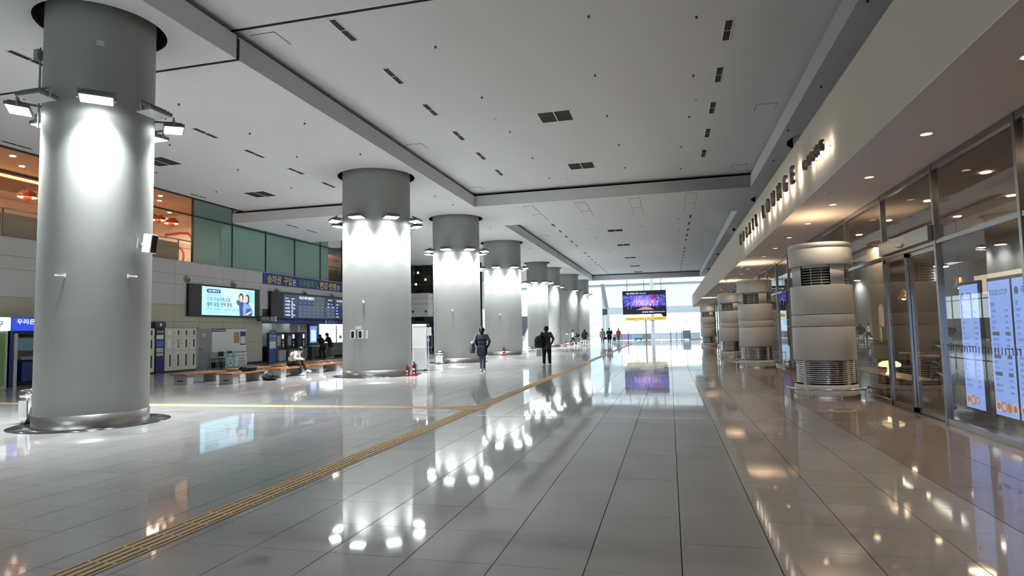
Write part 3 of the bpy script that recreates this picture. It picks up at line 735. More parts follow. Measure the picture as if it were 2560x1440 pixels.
# ---- advertising screen on the left wall
ad = thing('advert_screen', 'wide black wall screen showing a pale blue train travel advert', 'screen', (XL, 28.87, 3.49))
MB().box((.0, -2.78, -.82), (.16, 2.76, .82), bev=.02).build('casing', 'black_plastic', ad)
screen_mat('ad_blue', (.55, .82, 1.0), 1.05); screen_mat('ad_cyan', (.42, .90, 1.0), 1.0); screen_mat('ad_white', (.85, .93, 1.0), 1.1); screen_mat('ad_navy', (.02, .06, .2), .8)
screen_mat('ad_teal', (.05, .3, .42), .8); screen_mat('ad_denim', (.05, .12, .34), .8); screen_mat('ad_skin', (.95, .66, .55), .9); screen_mat('ad_hair', (.10, .05, .06), .7); screen_mat('ad_shirt', (.25, .42, .8), .9)
X1 = .1605
pnl = MB().box((X1, -1.9, -.74), (X1+.004, 2.28, .74)).build('display', 'ad_blue', ad)
MB().box((X1+.004, -1.9, -.74), (X1+.0055, -.45, .74)).build('left_field', 'ad_cyan', pnl)
MB().box((X1+.004, -.45, -.74), (X1+.0055, 2.28, -.4)).build('lower_field', mat('ad_mid', (.01, .01, .012), .25, emit=(.48, .86, 1.0), es=1.0), pnl)
MB().box((X1+.004, 1.6, 0.0), (X1+.0055, 2.28, .6)).build('window_field', mat('ad_aqua', (.01, .01, .012), .25, emit=(.30, .78, .9), es=.95), pnl)
L = X1+.006
def flat_ellipse(b, c, ry, rz, mi=0, n=20, x=L, d=.002): b.add([(x+d, c[0]+ry*math.cos(2*PI*i/n), c[1]+rz*math.sin(2*PI*i/n)) for i in range(n)], [tuple(range(n))], mi)
pill = MB(); pts = [(math.cos(a)*.1-.42, math.sin(a)*.1) for a in [PI/2+PI*i/8 for i in range(9)]]+[(math.cos(a)*.1+.42, math.sin(a)*.1) for a in [-PI/2+PI*i/8 for i in range(9)]]
pill.add([(L, -1.05+p[0], .52+p[1]) for p in pts], [tuple(range(len(pts)))]); pill.build('title_pill', 'ad_navy', pnl)
text(pnl, '2026 여행가는 봄', .12, '+x', (L+.001, -1.44, .48), 'ad_white', ext=.001, bold=.01, width=.78)
text(pnl, '42개 인구감소지역', .13, '+x', (L, -1.52, .27), 'ad_teal', ext=.001, bold=.004, width=.98)
text(pnl, '기차 자유여행상품', .25, '+x', (L, -1.55, .0), 'ad_teal', ext=.001, bold=.02, width=1.78)
text(pnl, '열차 운임 전액 증정', .25, '+x', (L, -1.55, -.27), 'ad_navy', ext=.001, bold=.02, width=1.9)
text(pnl, '테마열차 50% 할인 ㅣ 내일로패스 2만원 할인', .14, '+x', (L, -1.56, -.47), 'ad_teal', ext=.001, bold=.008, width=2.55)
text(pnl, '코레일톡 또는 레츠코레일에서 확인하세요', .07, '+x', (L, -1.48, -.62), 'ad_teal', ext=.001, width=1.6)
text(pnl, '국토교통부   한국관광공사   KORAIL', .06, '+x', (L, .62, .6), 'ad_teal', ext=.001, width=1.5)
b = MB()   # the two printed figures of the advert, flat print
def poly(b, pts, mi, x): b.add([(x, p[0], p[1]) for p in pts], [tuple(range(len(pts)))], mi)
poly(b, [(1.0, -.74), (.95, -.2), (.78, -.1), (.72, .08), (.82, .18), (1.05, .05), (1.35, .02), (1.5, -.2), (1.55, -.74)], 0, L+.001)
poly(b, [(1.3, -.74), (1.25, -.3), (1.35, 0), (1.6, .05), (1.85, -.08), (2.1, -.4), (2.12, -.74)], 1, L+.002)
poly(b, [(1.5, -.74), (1.55, -.35), (1.9, -.3), (2.05, -.55), (2.0, -.74)], 0, L+.003)
flat_ellipse(b, (1.12, .28), .2, .25, 3); flat_ellipse(b, (1.1, .22), .13, .19, 2, d=.003); flat_ellipse(b, (1.62, .2), .2, .28, 3, d=.003); flat_ellipse(b, (1.56, .2), .13, .2, 2, d=.004)
poly(b, [(.8, .1), (.84, .42), (.92, .44), (.93, .12)], 2, L+.003); poly(b, [(1.5, -.62), (1.95, -.45), (2.0, -.52), (1.6, -.72)], 2, L+.005)
b.build('printed_figures', ['ad_denim', 'ad_shirt', 'ad_skin', 'ad_hair'], pnl)
# ---- departure board
db = thing('departure_board', 'long black departure board with train times over the ticket office', 'screen', (XL+.045, 37.2, 3.45))
MB().box((0, -4.6, -.82), (.18, 5.6, .84), bev=.02).build('casing', 'black_plastic', db)
screen_mat('db_navy', (.012, .03, .10), .9); screen_mat('db_slate', (.05, .075, .12), .9); screen_mat('db_white', (.8, .88, 1.0), 1.0); screen_mat('db_dim', (.22, .27, .34), .9); screen_mat('db_yellow', (.8, .75, .2), .9); screen_mat('db_green', (.03, .075, .085), .9)
X2 = .181
dis = MB().box((X2, -3.4, -.72), (X2+.004, 5.4, .74)).build('display', 'db_navy', db)
MB().box((X2+.004, -1.75, -.72), (X2+.006, 1.35, .05)).build('panel', 'db_slate', dis)
MB().box((X2+.004, .05, .05), (X2+.006, 1.35, .7)).build('panel', 'db_green', dis)
MB().box((X2+.004, -1.75, .05), (X2+.006, .05, .7)).build('panel', 'db_navy', dis)
MB().box((X2+.004, 1.46, -.72), (X2+.006, 2.75, .12)).build('panel', 'db_slate', dis)
MB().box((X2+.004, 2.78, .2), (X2+.006, 5.4, .74)).build('panel', 'db_green', dis)
text(dis, '타는곳 열차 출발안내', .2, '+x', (X2+.007, -1.68, .5), 'db_white', ext=.001, bold=.03, width=1.7)
text(dis, '출발시각', .1, '+x', (X2+.007, -3.2, .45), 'db_white', ext=.001, bold=.01); text(dis, '열차번호', .1, '+x', (X2+.007, -2.55, .43), 'db_white', ext=.001, bold=.01)
for r_, (tm_, kt) in enumerate((('14:25', 'KTX'), ('14:27', 'KTX산천'), ('14:27', 'KTX산천'), ('14:36', 'KTX'), ('14:52', 'KTX산천'))):
    z = .25-r_*.215
    text(dis, tm_, .16, '+x', (X2+.007, -3.23, z), 'db_white', ext=.001, bold=.03, width=.5)
    text(dis, kt, .12, '+x', (X2+.007, -2.58, z), 'db_white', ext=.001, bold=.02)
    text(dis, '행신' if r_ % 2 else '서울', .11, '+x', (X2+.007, -2.55, z-.12), 'db_white', ext=.001, bold=.015)
    text(dis, tm_, .13, '+x', (X2+.007, 1.72, z), 'db_white' if r_ < 2 else 'db_dim', ext=.001, bold=.02)
    text(dis, kt, .1, '+x', (X2+.007, 2.25, z), 'db_white' if r_ < 2 else 'db_dim', ext=.001, bold=.015)
    text(dis, ('Daejeon', 'Busan', 'Seoul', 'Mokpo', 'Haengsin')[r_], .11, '+x', (X2+.007, 2.9, z), 'db_white', ext=.001, bold=.02)
    MB().box((X2+.005, 4.6, z-.06), (X2+.008, 4.85, z+.14)).build('platform_mark', 'db_white', dis)
    g = MB()
    for q in range(6): g.box((X2+.006, -1.62+q*.52, z-.02), (X2+.008, -1.46+q*.52, z+.015))
    tag(g.build('row_dashes', 'db_dim', dis), kind='stuff')
text(dis, '강릉선 방면', .12, '+x', (X2+.007, 1.8, .52), 'db_yellow', ext=.001, bold=.02); text(dis, '열차 운행 안내', .15, '+x', (X2+.007, 3.0, .5), 'db_white', ext=.001, bold=.02)
mat('brass_trim', (.42, .36, .25), .4, .5); mat('lens_dark', (.02, .015, .012), .2)
for y, z, lab in ((26.09, 4.52, 'round beige wall spotlight at the left end of the advert screen'), (29.5, 4.48, 'round beige wall spotlight at the middle of the advert screen'), (33.4, 4.37, 'round beige wall spotlight at the left end of the departure board'), (36.42, 4.37, 'round beige wall spotlight at the middle of the departure board'), (39.83, 4.36, 'round beige wall spotlight at the right of the departure board')):
    t = thing('wall_spotlight', lab, 'light', (XL, y, z), group='round wall spotlights')
    MB().cyl((-.0, 0, 0), (.02, 0, 0), .2, .2, 24).cyl((.02, 0, 0), (.045, 0, 0), .17, .15, 24).build('flange', 'brass_trim', t)
    MB().cyl((.03, 0, -.02), (.12, .02, -.06), .1, .12, 20).build('barrel', 'brass_trim', t); MB().cyl((.118, .02, -.06), (.123, .0205, -.062), .1, .1, 20).build('lens', 'lens_dark', t)
# ---- ticket banner
bn = thing('ticket_banner', 'long blue banner with yellow, white and green Korean lettering', 'banner', (XL, 32.1, 4.7))
MB().box((.02, 0, 0), (.05, 13.2, .68)).build('board', 'sign_blue', bn)
MB().box((.02, 0, .68), (.07, 13.2, .71)).build('top_rail', 'light_grey', bn)
for s, y, w, mn, sz in (('승차권', .35, 1.35, 'yellow_ink', .52), ('구입', 2.0, .85, 'yellow_ink', .52), ('은', 2.95, .38, 'white_ink', .42), ('자동발매기', 3.65, 2.15, 'green_ink', .5), (',', 5.82, .08, 'white_ink', .4), ('변경·반환', 6.15, 2.2, 'yellow_ink', .52), ('은', 8.45, .36, 'white_ink', .42), ('매표창구', 9.05, 1.75, 'green_ink', .5), ('이용', 11.0, .8, 'white_ink', .5)):
    text(bn, s, sz, '+x', (.051, y, .13), mn, ext=.008, bold=.028, width=w)

# ================================================================== TICKET OFFICE
rec = struct('wall_ticket_office', 'recessed ticket office in the left wall'); rec.name = 'wall_recess'
MB().box((-28, 32.0, 0), (XL-.03, 32.12, 5.3)).box((-28.1, 32, 0), (-28, 46, 5.3)).box((-28, 32, 2.66), (XL-.2, 46, 2.8)).build('recess_wall', mat('office_white', (.55, .58, .57), .6), rec)
MB().box((XL-.12, 32.12, 2.36), (XL+.02, 46, 2.66)).build('blue_header', 'sign_blue', rec)
text(rec, '승차권 사는 곳', .15, '+x', (XL+.021, 39.35, 2.5), 'white_ink', ext=.004, bold=.01, width=1.2); text(rec, 'Ticket Office', .08, '+x', (XL+.021, 39.35, 2.42), 'white_ink', ext=.004, width=1.1)
MB().box((XL+.02, 39.0, 2.41), (XL+.026, 39.22, 2.62)).build('pictogram', 'white_ink', rec)
mat('office_lamp', (1, 1, 1), .5, emit=(.9, 1, .97), es=12)
for y in (32.7, 34.6, 36.6, 38.8, 40.6, 42.6): MB().cyl((-24.1, y, 2.655), (-24.1, y, 2.64), .14, .14, 16).build('downlight', 'office_lamp', rec)
for y in (34, 37.2, 40.4, 43.4): light('office_light', 'AREA', rec, (-25.2, y, 2.6), (0, 0, 0), 11, (.9, 1, .97), shape='RECTANGLE', size=1.6, size_y=1.6)
for y0, y1 in ((32.2, 33.05), (33.1, 35.05), (35.1, 36.9)):
    MB().box((-24.75, y0, .95), (-24.7, y1, 2.64)).build('white_partition', mat('frost_white', (.6, .65, .63), .4), rec)
    MB().box((-24.76, y1, 0), (-24.66, y1+.05, 2.66)).build('partition_post', 'mid_grey', rec)
MB().box((-24.78, 32.15, 0), (-24.68, 36.95, .95)).build('dark_dado', 'dark_grey', rec)
ct = thing('ticket_counter', 'grey ticket counter with glass screens', 'counter', (-24.0, 41, 0))
MB().box((-.5, -3.65, .12), (.1, 4.6, .98)).build('front', mat('counter_grey', (.2, .2, .195), .5), ct); MB().box((-.6, -3.68, .98), (.22, 4.65, 1.03), bev=.01).build('worktop', 'mid_grey', ct); MB().box((-.48, -3.6, 0), (.04, 4.55, .12)).build('plinth', 'black_plastic', ct)
for y in (-3.6, -1.14, 1.32): MB().box((-.33, y, 1.03), (-.3, y+2.46, 2.0)).build('glass_screen', 'shop_glass', ct); MB().box((-.35, y-.02, 1.03), (-.28, y+.02, 2.3)).build('screen_post', 'light_grey', ct)
MB().box((-.27, 1.6, 1.3), (-.26, 2.0, 1.55)).build('paper_notice', 'white_ink', ct)
# ticket machines
def machine(y, lab, poster):
    t = thing('ticket_machine', lab, 'kiosk', (-23.95, y, 0), group='black ticket machines beside the counter')
    MB().box((-.4, -.5, .0), (.25, .5, 1.82), bev=.02).build('cabinet', 'dark_grey', t)
    MB().box((.25, -.36, .02), (.42, .36, .68), bev=.01).build('lower_door', mat('kiosk_grey', (.42, .43, .44), .45), t); MB().box((.25, -.4, .66), (.46, .4, .7)).build('shelf', 'light_grey', t)
    MB().box((.251, -.36, .98), (.256, .02, 1.62)).build('poster', poster, t)
    MB().box((.251, .16, 1.42), (.256, .34, 1.68)).build('touch_screen', mat('kiosk_screen', (.02, .02, .02), .3, emit=(.85, .92, 1), es=1.6), t)
    MB().box((.251, .1, .85), (.27, .38, 1.3), bev=.006).build('ticket_slot_panel', 'black_plastic', t)
    for z in (.95, 1.05, 1.2): MB().cyl((.27, .24, z), (.275, .24, z), .025, .025, 10).build('button', 'kiosk_screen', t)
mat('poster_lilac', (.42, .42, .62), .5); mat('poster_blue', (.1, .16, .5), .5)
machine(34.45, 'leftmost black ticket machine with a lilac poster', 'poster_lilac'); machine(35.6, 'middle black ticket machine with a lilac poster', 'poster_lilac'); machine(36.75, 'rightmost black ticket machine, partly behind the seated man', 'poster_blue')
t = thing('information_kiosk', 'tall black kiosk with a bright blue and white touch display', 'kiosk', (-22.95, 36.85, 0))
MB().box((-.1, -.52, .95), (.08, .52, 2.34), bev=.02).build('casing', 'black_plastic', t); MB().box((.081, -.4, 1.1), (.085, .4, 2.2)).build('display', mat('kio_blue', (.02, .02, .03), .3, emit=(.14, .3, .85), es=.9), t)
MB().box((.0855, -.3, 1.2), (.0875, .3, 1.95)).build('page', mat('kio_page', (.02, .02, .03), .3, emit=(.55, .7, 1), es=1.0), t); MB().box((-.2, -.2, 0), (.1, .2, .95)).box((-.3, -.4, 0), (.2, .4, .04)).build('pedestal', 'dark_grey', t); MB().box((.06, -.45, .86), (.3, .45, .93)).build('tray', 'light_grey', t)
# stand-up banner SCAN
t = thing('scan_banner', 'blue upright banner stand reading SCAN beside the ticket machines', 'banner', (-23.05, 32.75, 0))
MB().box((-.02, -.33, .04), (.0, .33, 1.95)).build('cloth', mat('scan_blue', (.02, .12, .42), .5), t); MB().box((.001, -.3, .86), (.004, .3, 1.28)).build('white_panel', 'white_ink', t)
text(t, 'SCAN', .24, '+x', (.002, 0, 1.5), 'white_ink', ext=.003, bold=.02, align='CENTER'); text(t, 'ON ITEM', .13, '+x', (.002, 0, 1.34), 'white_ink', ext=.003, bold=.01, align='CENTER', width=.48); text(t, 'KORAIL', .07, '+x', (.002, 0, 1.8), 'white_ink', ext=.003, bold=.02, align='CENTER')
MB().box((-.12, -.33, 0), (.1, .33, .04)).build('base', 'dark_grey', t); MB().cyl((-.03, 0, .04), (-.03, 0, 1.95), .012).build('pole', 'mid_grey', t)
MB().box((.001, -.28, .1), (.003, .28, .8)).build('lower_print', mat('scan_blue2', (.03, .08, .34), .5), t)
# hanging direction sign
t = thing('direction_sign', 'black hanging sign with a white pictogram over the ticket office corner', 'sign', (-22.6, 31.55, 2.45))
MB().box((-.06, -.85, 0), (.06, .62, .3)).build('box', 'black_plastic', t); MB().box((-.06, .62, 0), (.06, .85, .3)).build('end_cap', 'light_grey', t)
text(t, '승차권 사는 곳', .12, '-y', (0, 0, 0), 'white_ink', ext=.002) if False else None
text(t, '승차권 사는 곳', .13, '+x', (.061, -.55, .13), 'white_ink', ext=.002, bold=.01, width=.7); text(t, 'Ticket Office', .07, '+x', (.061, -.6, .05), 'white_ink', ext=.002, width=.75); MB().box((.061, .3, .05), (.064, .52, .25)).box((.0642, .35, .09), (.066, .47, .21), 1).build('pictogram', ['white_ink', 'black_plastic'], t)
MB().cyl((0, -.6, .3), (0, -.6, 2.0), .012).cyl((-.7, .4, .2), (0, .4, .2), .02).build('hanger', 'mid_grey', t)

# ================================================================== LEFT WALL THINGS
# lockers
def locker_bank(y0, cols, lab):
    t = thing('locker_bank', lab, 'lockers', (XL+.0, y0, 0), group='cream luggage lockers')
    w = cols*.5
    MB().box((0, 0, .0), (.46, w, .06)).build('plinth', 'black_plastic', t); MB().box((0, 0, .06), (.48, w, 2.05)).build('body', 'locker_cream', t)
    for c in range(cols):
        for z0, z1 in ((.07, 1.0), (1.01, 1.65), (1.66, 2.03)):
            d = MB().box((.48, c*.5+.006, z0), (.505, c*.5+.494, z1-.006), bev=.004).build('locker_door', 'locker_cream', t)
            if not (c == 0 and z0 > 1.005): MB().box((.5051, c*.5+.28, z0+.2*(z1-z0)), (.508, c*.5+.36, z0+.8*(z1-z0))).build('window_slot', 'slot_black', d)
            MB().cyl((.505, c*.5+.06, (z0+z1)/2), (.52, c*.5+.06, (z0+z1)/2), .018, .018, 10).build('lock', 'mid_grey', d)
            if c == 0 and z0 > 1.005: MB().box((.5051, .14, z0+.1), (.507, .36, z1-.08)).build('instruction_sheet', 'white_ink', d)
            if c == 1 and 1.0 < z0 < 1.1: MB().box((.5082, .79, z0+.2), (.51, .83, z1-.15)).build('sticker', 'yellow_ink', d)
locker_bank(24.25, 4, 'cream luggage locker bank right of the navy terminal'); locker_bank(22.15, 3, 'cream luggage locker bank mostly hidden by the nearest pillar')
t = thing('locker_terminal', 'narrow navy and black locker payment terminal with lit panels', 'terminal', (XL+.008, 23.68, 0))
MB().box((0, 0, 0), (.5, .54, 2.08)).build('cabinet', 'black_plastic', t); MB().box((.5, .02, .03), (.52, .52, .72)).build('lower_panel', 'navy_blue', t); MB().box((.1, .06, 2.08), (.45, .66, 2.36), bev=.01).build('top_box', 'dark_grey', t)
for z0, z1, mn in ((1.55, 1.75, 'white_ink'), (1.2, 1.5, 'poster_blue'), (.95, 1.15, 'light_grey'), (.78, .92, 'light_grey')): MB().box((.501, .06, z0), (.512, .46, z1)).build('panel', mn, t)
text(t, '물품보관함', .1, '+x', (.5015, .08, 1.86), 'white_ink', ext=.002, bold=.01, width=.4)
MB().cyl((.45, .36, 2.22), (.455, .36, 2.22), .07, .07, 14).build('camera_dome', 'white_ink', t)
# white information board with papers
t = thing('notice_board', 'large white information board with papers on the left wall', 'notice board', (XL+.005, 29.25, .74))
MB().box((0, -1.4, 0), (.03, 1.42, 1.32)).build('frame', 'mid_grey', t); MB().box((.03, -1.36, .04), (.034, 1.38, 1.28)).build('surface', mat('board_white', (.82, .82, .82), .3), t)
MB().box((.034, -1.38, 1.14), (.038, -.35, 1.3)).build('title_strip', 'navy_blue', t); text(t, 'KTX Information', .13, '+x', (.039, -1.32, 1.18), 'white_ink', ext=.002, bold=.015, width=.92)
MB().box((.034, .32, .5), (.037, .78, 1.12)).build('poster', mat('poster_tan', (.6, .42, .26), .6), t); b = MB(); 
for i in range(4):
    for j in range(3): b.box((.037, .36+j*.13, .55+i*.14), (.0385, .45+j*.13, .64+i*.14))
b.build('poster_print', mat('poster_brown', (.3, .18, .1), .6), t)
MB().box((.034, .84, .4), (.037, 1.32, 1.14)).build('poster', 'navy_blue', t); MB().box((.037, .88, .46), (.039, 1.28, .88)).build('poster_sheet', 'white_ink', t)
t = thing('wall_skirting_unit', 'low white panel under the information board', 'panel', (XL, 29.25, 0)); MB().box((0, -1.4, .28), (.05, 1.42, .72)).build('panel', 'panel_white', t); MB().box((0, -1.4, .02), (.06, 1.42, .28)).build('base', 'black_plastic', t)
# banner stand on a wire frame with two chairs behind
t = thing('campaign_board', 'teal and white campaign board standing in front of the wall', 'board', (-22.45, 28.75, 0))
MB().prism([(-.84, .02), (.86, .02), (.86, .74), (-.86, .74)], (0, 0, 0), (0,1,0), (.12,0,1) if False else (0,0,1), (.02,0,0)).build('panel', 'white_ink', t)
MB().box((.0205, -.84, .04), (.023, -.1, .73)).build('teal_field', mat('board_teal', (.22, .52, .58), .5), t); b = MB(); n = 24; b.add([(.0245, -.47+.25*math.cos(2*PI*i/n), .38+.3*math.sin(2*PI*i/n)) for i in range(n)], [tuple(range(n))]); b.build('oval', 'white_ink', t)
for s, z in (('디지털', .5), ('누리단', .33), ('활동', .17)): text(t, s, .15, '+x', (.025, -.47, z), 'dark_grey', ext=.002, bold=.02, align='CENTER')
for s, z, sz in (('여러분의 기차여행 도우미', .56, .09), ('코레일톡', .38, .13), ('자동발매기', .22, .13), ('길안내 도움', .07, .13)): text(t, s, sz, '+x', (.025, .4, z), 'dark_grey', ext=.002, bold=.01, align='CENTER')
MB().cyl((-.02, -.6, 0), (-.02, -.6, .7), .012).cyl((-.02, .6, 0), (-.02, .6, .7), .012).box((-.2, -.62, 0), (.12, -.58, .02)).box((-.2, .58, 0), (.12, .62, .02)).build('stand', 'mid_grey', t)
def folding_chair(x, y, rz, lab):
    t = thing('folding_chair', lab, 'chair', (x, y, 0), rz, group='black chairs under the information board')
    for sx in (-1, 1):
        MB().tube([(sx*.2, .22, 0), (sx*.2, .16, .45), (sx*.2, -.2, .46), (sx*.2, -.24, .0)], .012).build('leg', 'light_grey', t)
        MB().tube([(sx*.2, .16, .44), (sx*.2, .24, .82)], .012).build('back_post', 'light_grey', t)
    MB().box((-.21, -.22, .44), (.21, .18, .48), bev=.02).build('seat', 'black_plastic', t); MB().box((-.21, .2, .6), (.21, .235, .84), bev=.02).build('backrest', 'black_plastic', t)
folding_chair(-22.98, 27.95, -PI/2, 'black chair with a pale wire frame left of the campaign board'); folding_chair(-22.98, 28.6, -PI/2, 'black chair behind the campaign board')
# cash machine booth at the left edge
t = thing('cash_machine_booth', 'cash machine booth with a glowing blue sign', 'cash machine', (-22.2, 17.6, 0))
MB().box((-1.05, -.86, 0), (-.95, 2.2, 2.4)).box((-1.0, -.86, 0), (0, -.76, 1.95)).box((-1.0, 2.1, 0), (0, 2.2, 1.95)).build('shell', 'mid_grey', t)
MB().box((-1.0, -.86, 1.94), (.07, 2.2, 2.42)).build('sign_box', 'navy_blue', t); MB().box((.07, -.85, 1.95), (.08, 2.19, 2.41)).build('sign_face', mat('atm_blue', (.01, .02, .1), .4, emit=(.03, .08, .75), es=.75), t)
text(t, '우리은행', .2, '+x', (.081, -.7, 2.2), 'db_white', ext=.003, bold=.02, width=.85); text(t, '365', .17, '+x', (.081, .05, 2.0), 'db_white', ext=.003, bold=.03); text(t, '자동화코너', .15, '+x', (.081, .5, 2.0), 'db_white', ext=.003, bold=.02)
b = MB(); n = 24; b.add([(.082, .38+.13*math.cos(2*PI*i/n), 2.24+.13*math.sin(2*PI*i/n)) for i in range(n)], [tuple(range(n))]); b.build('emblem_disc', mat('emblem_blue', (.02, .02, .1), .4, emit=(.15, .35, .95), es=1.), t); b = MB(); b.add([(.084, .38+.11*math.cos(PI+PI*i/12), 2.22+.09*math.sin(PI*i/12)+.0) for i in range(13)], [tuple(range(13))]); b.build('emblem_arc', 'db_white', t)
MB().box((-.1, -.76, 1.85), (0, 2.1, 1.94)).build('lintel', 'navy_blue', t); MB().box((-.1, -.86, 0), (.02, -.74, 1.94)).build('post', 'navy_blue', t); MB().box((-.08, -.7, 0), (.01, -.58, 1.86)).build('jamb', 'light_grey', t)
MB().box((-.9, -.5, 0), (-.3, .62, 1.75)).build('machine_body', 'dark_grey', t); MB().box((-.3, -.42, 1.25), (-.29, .28, 1.7)).build('display', mat('atm_scr', (.02, .02, .02), .3, emit=(.05, .1, .12), es=.6), t); MB().box((-.3, .3, 1.2), (-.285, .36, 1.72)).build('light_tube', mat('tube_blue', (1,1,1), .3, emit=(.5, .6, 1), es=3), t)
MB().prism([(0, 0), (.35, -.06), (.35, -.12), (0, -.12)], (-.3, -.45, 1.05), (1,0,0), (0,0,1), (0,1.0,0)).build('keypad_shelf', 'mid_grey', t); MB().box((-.3, -.4, .15), (-.02, .62, .86), bev=.02).build('lower_cabinet', 'navy_blue', t); text(t, '365', .14, '+x', (-.018, .0, .55), 'white_ink', ext=.002, bold=.02)
t = thing('cash_machine_booth', 'green and blue printed cash machine booth with a white sign at the left edge', 'cash machine', (-22.2, 15.9, 0))
MB().box((-1, -.9, 0), (0, .78, 1.95)).build('shell', 'light_grey', t); b = MB(); b.box((.001, -.85, .05), (.006, .7, 1.9)); b.build('printed_front', mat('print_green', (.2, .34, .12), .5), t); b = MB(); b.add([(.0075, -.8+1.1*math.cos(PI*.5*i/10), .05+1.0*math.sin(PI*.5*i/10)) for i in range(11)]+[(.0075, -.8, .05)], [tuple(range(12))]); b.build('blue_swirl', mat('print_blue', (.03, .1, .34), .5), t)
MB().box((-1, -.9, 1.95), (.1, .80, 2.42), bev=.03).build('sign_box', mat('atm_white', (.5, .5, .5), .4, emit=(.78, .9, .93), es=.9), t); text(t, '창구', .24, '+x', (.101, .1, 2.1), 'poster_blue', ext=.003, bold=.01)

# ================================================================== UPPER RESTAURANT (behind the gallery glass)
rs = struct('ceiling_gallery', 'orange restaurant ceiling on the gallery with downlights')
rsf = struct('floor_gallery', 'gallery floor above the left wall'); rsb = struct('wall_gallery', 'peach back wall of the gallery restaurant'); rsm = struct('wall_gallery_end', 'peach wall with a red line mural in the gallery restaurant'); rsn = struct('wall_gallery_near', 'orange near wall of the gallery restaurant'); rsc = struct('wall_corridor', 'pale corridor wall behind the teal glass')
mat('resto_orange', (.56, .43, .33), .7); mat('resto_peach', (.84, .70, .60), .7); mat('resto_brown', (.20, .10, .06), .6)
MB().box((-32, 6, 5.2), (XL-.06, 46, 5.38)).build('gallery_floor', 'resto_brown', rsf)
MB().box((-32, 6, 8.72), (XL-.15, 30.2, 8.85)).build('gallery_ceiling', 'resto_orange', rs)
MB().box((-32.1, 6, 5.3), (-32, 46, 8.8)).build('back_panel', 'resto_peach', rsb); MB().box((-32, 30, 5.38), (-24.6, 30.15, 8.8)).build('mural_panel', 'resto_peach', rsm); MB().box((-32, 5.9, 5.3), (XL-.1, 6, 8.8)).build('side_panel', 'resto_orange', rsn)
MB().box((-25.3, 29.0, 7.9), (-24.2, 30.1, 8.72)).build('dark_bulkhead', 'dark_grey', rs)
MB().box((-28.5, 8, 8.3), (-26.5, 21.5, 8.72)).build('ceiling_drop', 'resto_brown', rs)
MB().box((-26.48, 8, 8.4), (-26.42, 21.4, 8.5)).build('cove_strip', mat('cove_glow', (1,1,1), .5, emit=(1, .55, .2), es=3.0), rs)
mat('resto_bulb', (1,1,1), .5, emit=(1, .78, .52), es=18)
for x, y in ((-24.3, 12.5), (-24.3, 15.5), (-24.3, 18.2), (-25.4, 19.4), (-25.4, 22.4), (-24.5, 25.6), (-25.4, 26.5), (-29.5, 18.5), (-29.6, 21), (-30.4, 23.5), (-29.5, 26.5), (-28.9, 29.2), (-27.3, 29.2)):
    MB().cyl((x, y, 8.722), (x, y, 8.70), .09, .09, 12).build('downlight', 'resto_bulb', rs)
for x, y in ((-25, 11), (-26, 17), (-29.5, 19), (-26, 22.5), (-29.5, 25), (-26.2, 27.2)): light('resto_light', 'AREA', rs, (x, y, 8.28), (0, 0, 0), 210, (1, .84, .68), shape='DISK', size=.6, spread=math.radians(170))
# red line mural on the far wall
mat('mural_red', (.60, .10, .05), .6)
mu = MB()
for cx, cz, w, h in ((-28.6, 6.3, .55, .9), (-27.5, 6.3, .5, .55), (-29.7, 6.35, .5, .8)):
    mu.tube([(cx+w*math.cos(a), 29.985, cz+h*math.sin(a)) for a in [2*PI*i/28 for i in range(28)]], .06, 6, closed=True)
mu.tube([(-28.3, 29.985, 7.6), (-27.3, 29.985, 7.65), (-26.7, 29.985, 7.6), (-26.45, 29.985, 7.3), (-26.4, 29.985, 6.4), (-26.25, 29.985, 6.0), (-25.95, 29.985, 5.8)], .07, 6)
mu.build('line_mural', 'mural_red', rsm)
mat('shade_red', (.62, .13, .05), .25); mat('shade_glow', (1,1,1), .5, emit=(1, .8, .6), es=5)
for x, y, z, lab in ((-25.3, 19.6, 7.45, 'glossy orange dome pendant lamp left of the nearest pillar in the gallery restaurant'), (-25.0, 17.3, 7.6, 'orange dome pendant lamp at the left edge of the picture'), (-25.1, 26.1, 7.6, 'left one of the pair of orange dome pendant lamps in front of the mural'), (-25.2, 27.1, 7.6, 'right, darker one of the pair of orange dome pendant lamps in front of the mural')):
    t = thing('pendant_lamp', lab, 'lamp', (x, y, z), group='orange dome pendants of the gallery restaurant')
    MB().lathe([(.02, .32), (.16, .29), (.3, .18), (.38, .0), (.36, .0), (.28, .16), (.02, .27)], 28).build('shade', 'shade_red', t); MB().lathe([(.02, -.14), (.1, -.12), (.15, -.02), (.15, .06)], 20).build('inner_bowl', 'shade_red', t); MB().lathe([(.15, .05), (.34, .01)], 24).build('glow_ring', 'shade_glow', t); MB().cyl((0, 0, .3), (0, 0, 8.72-z), .006, n=6).build('cord', 'white_paint', t)
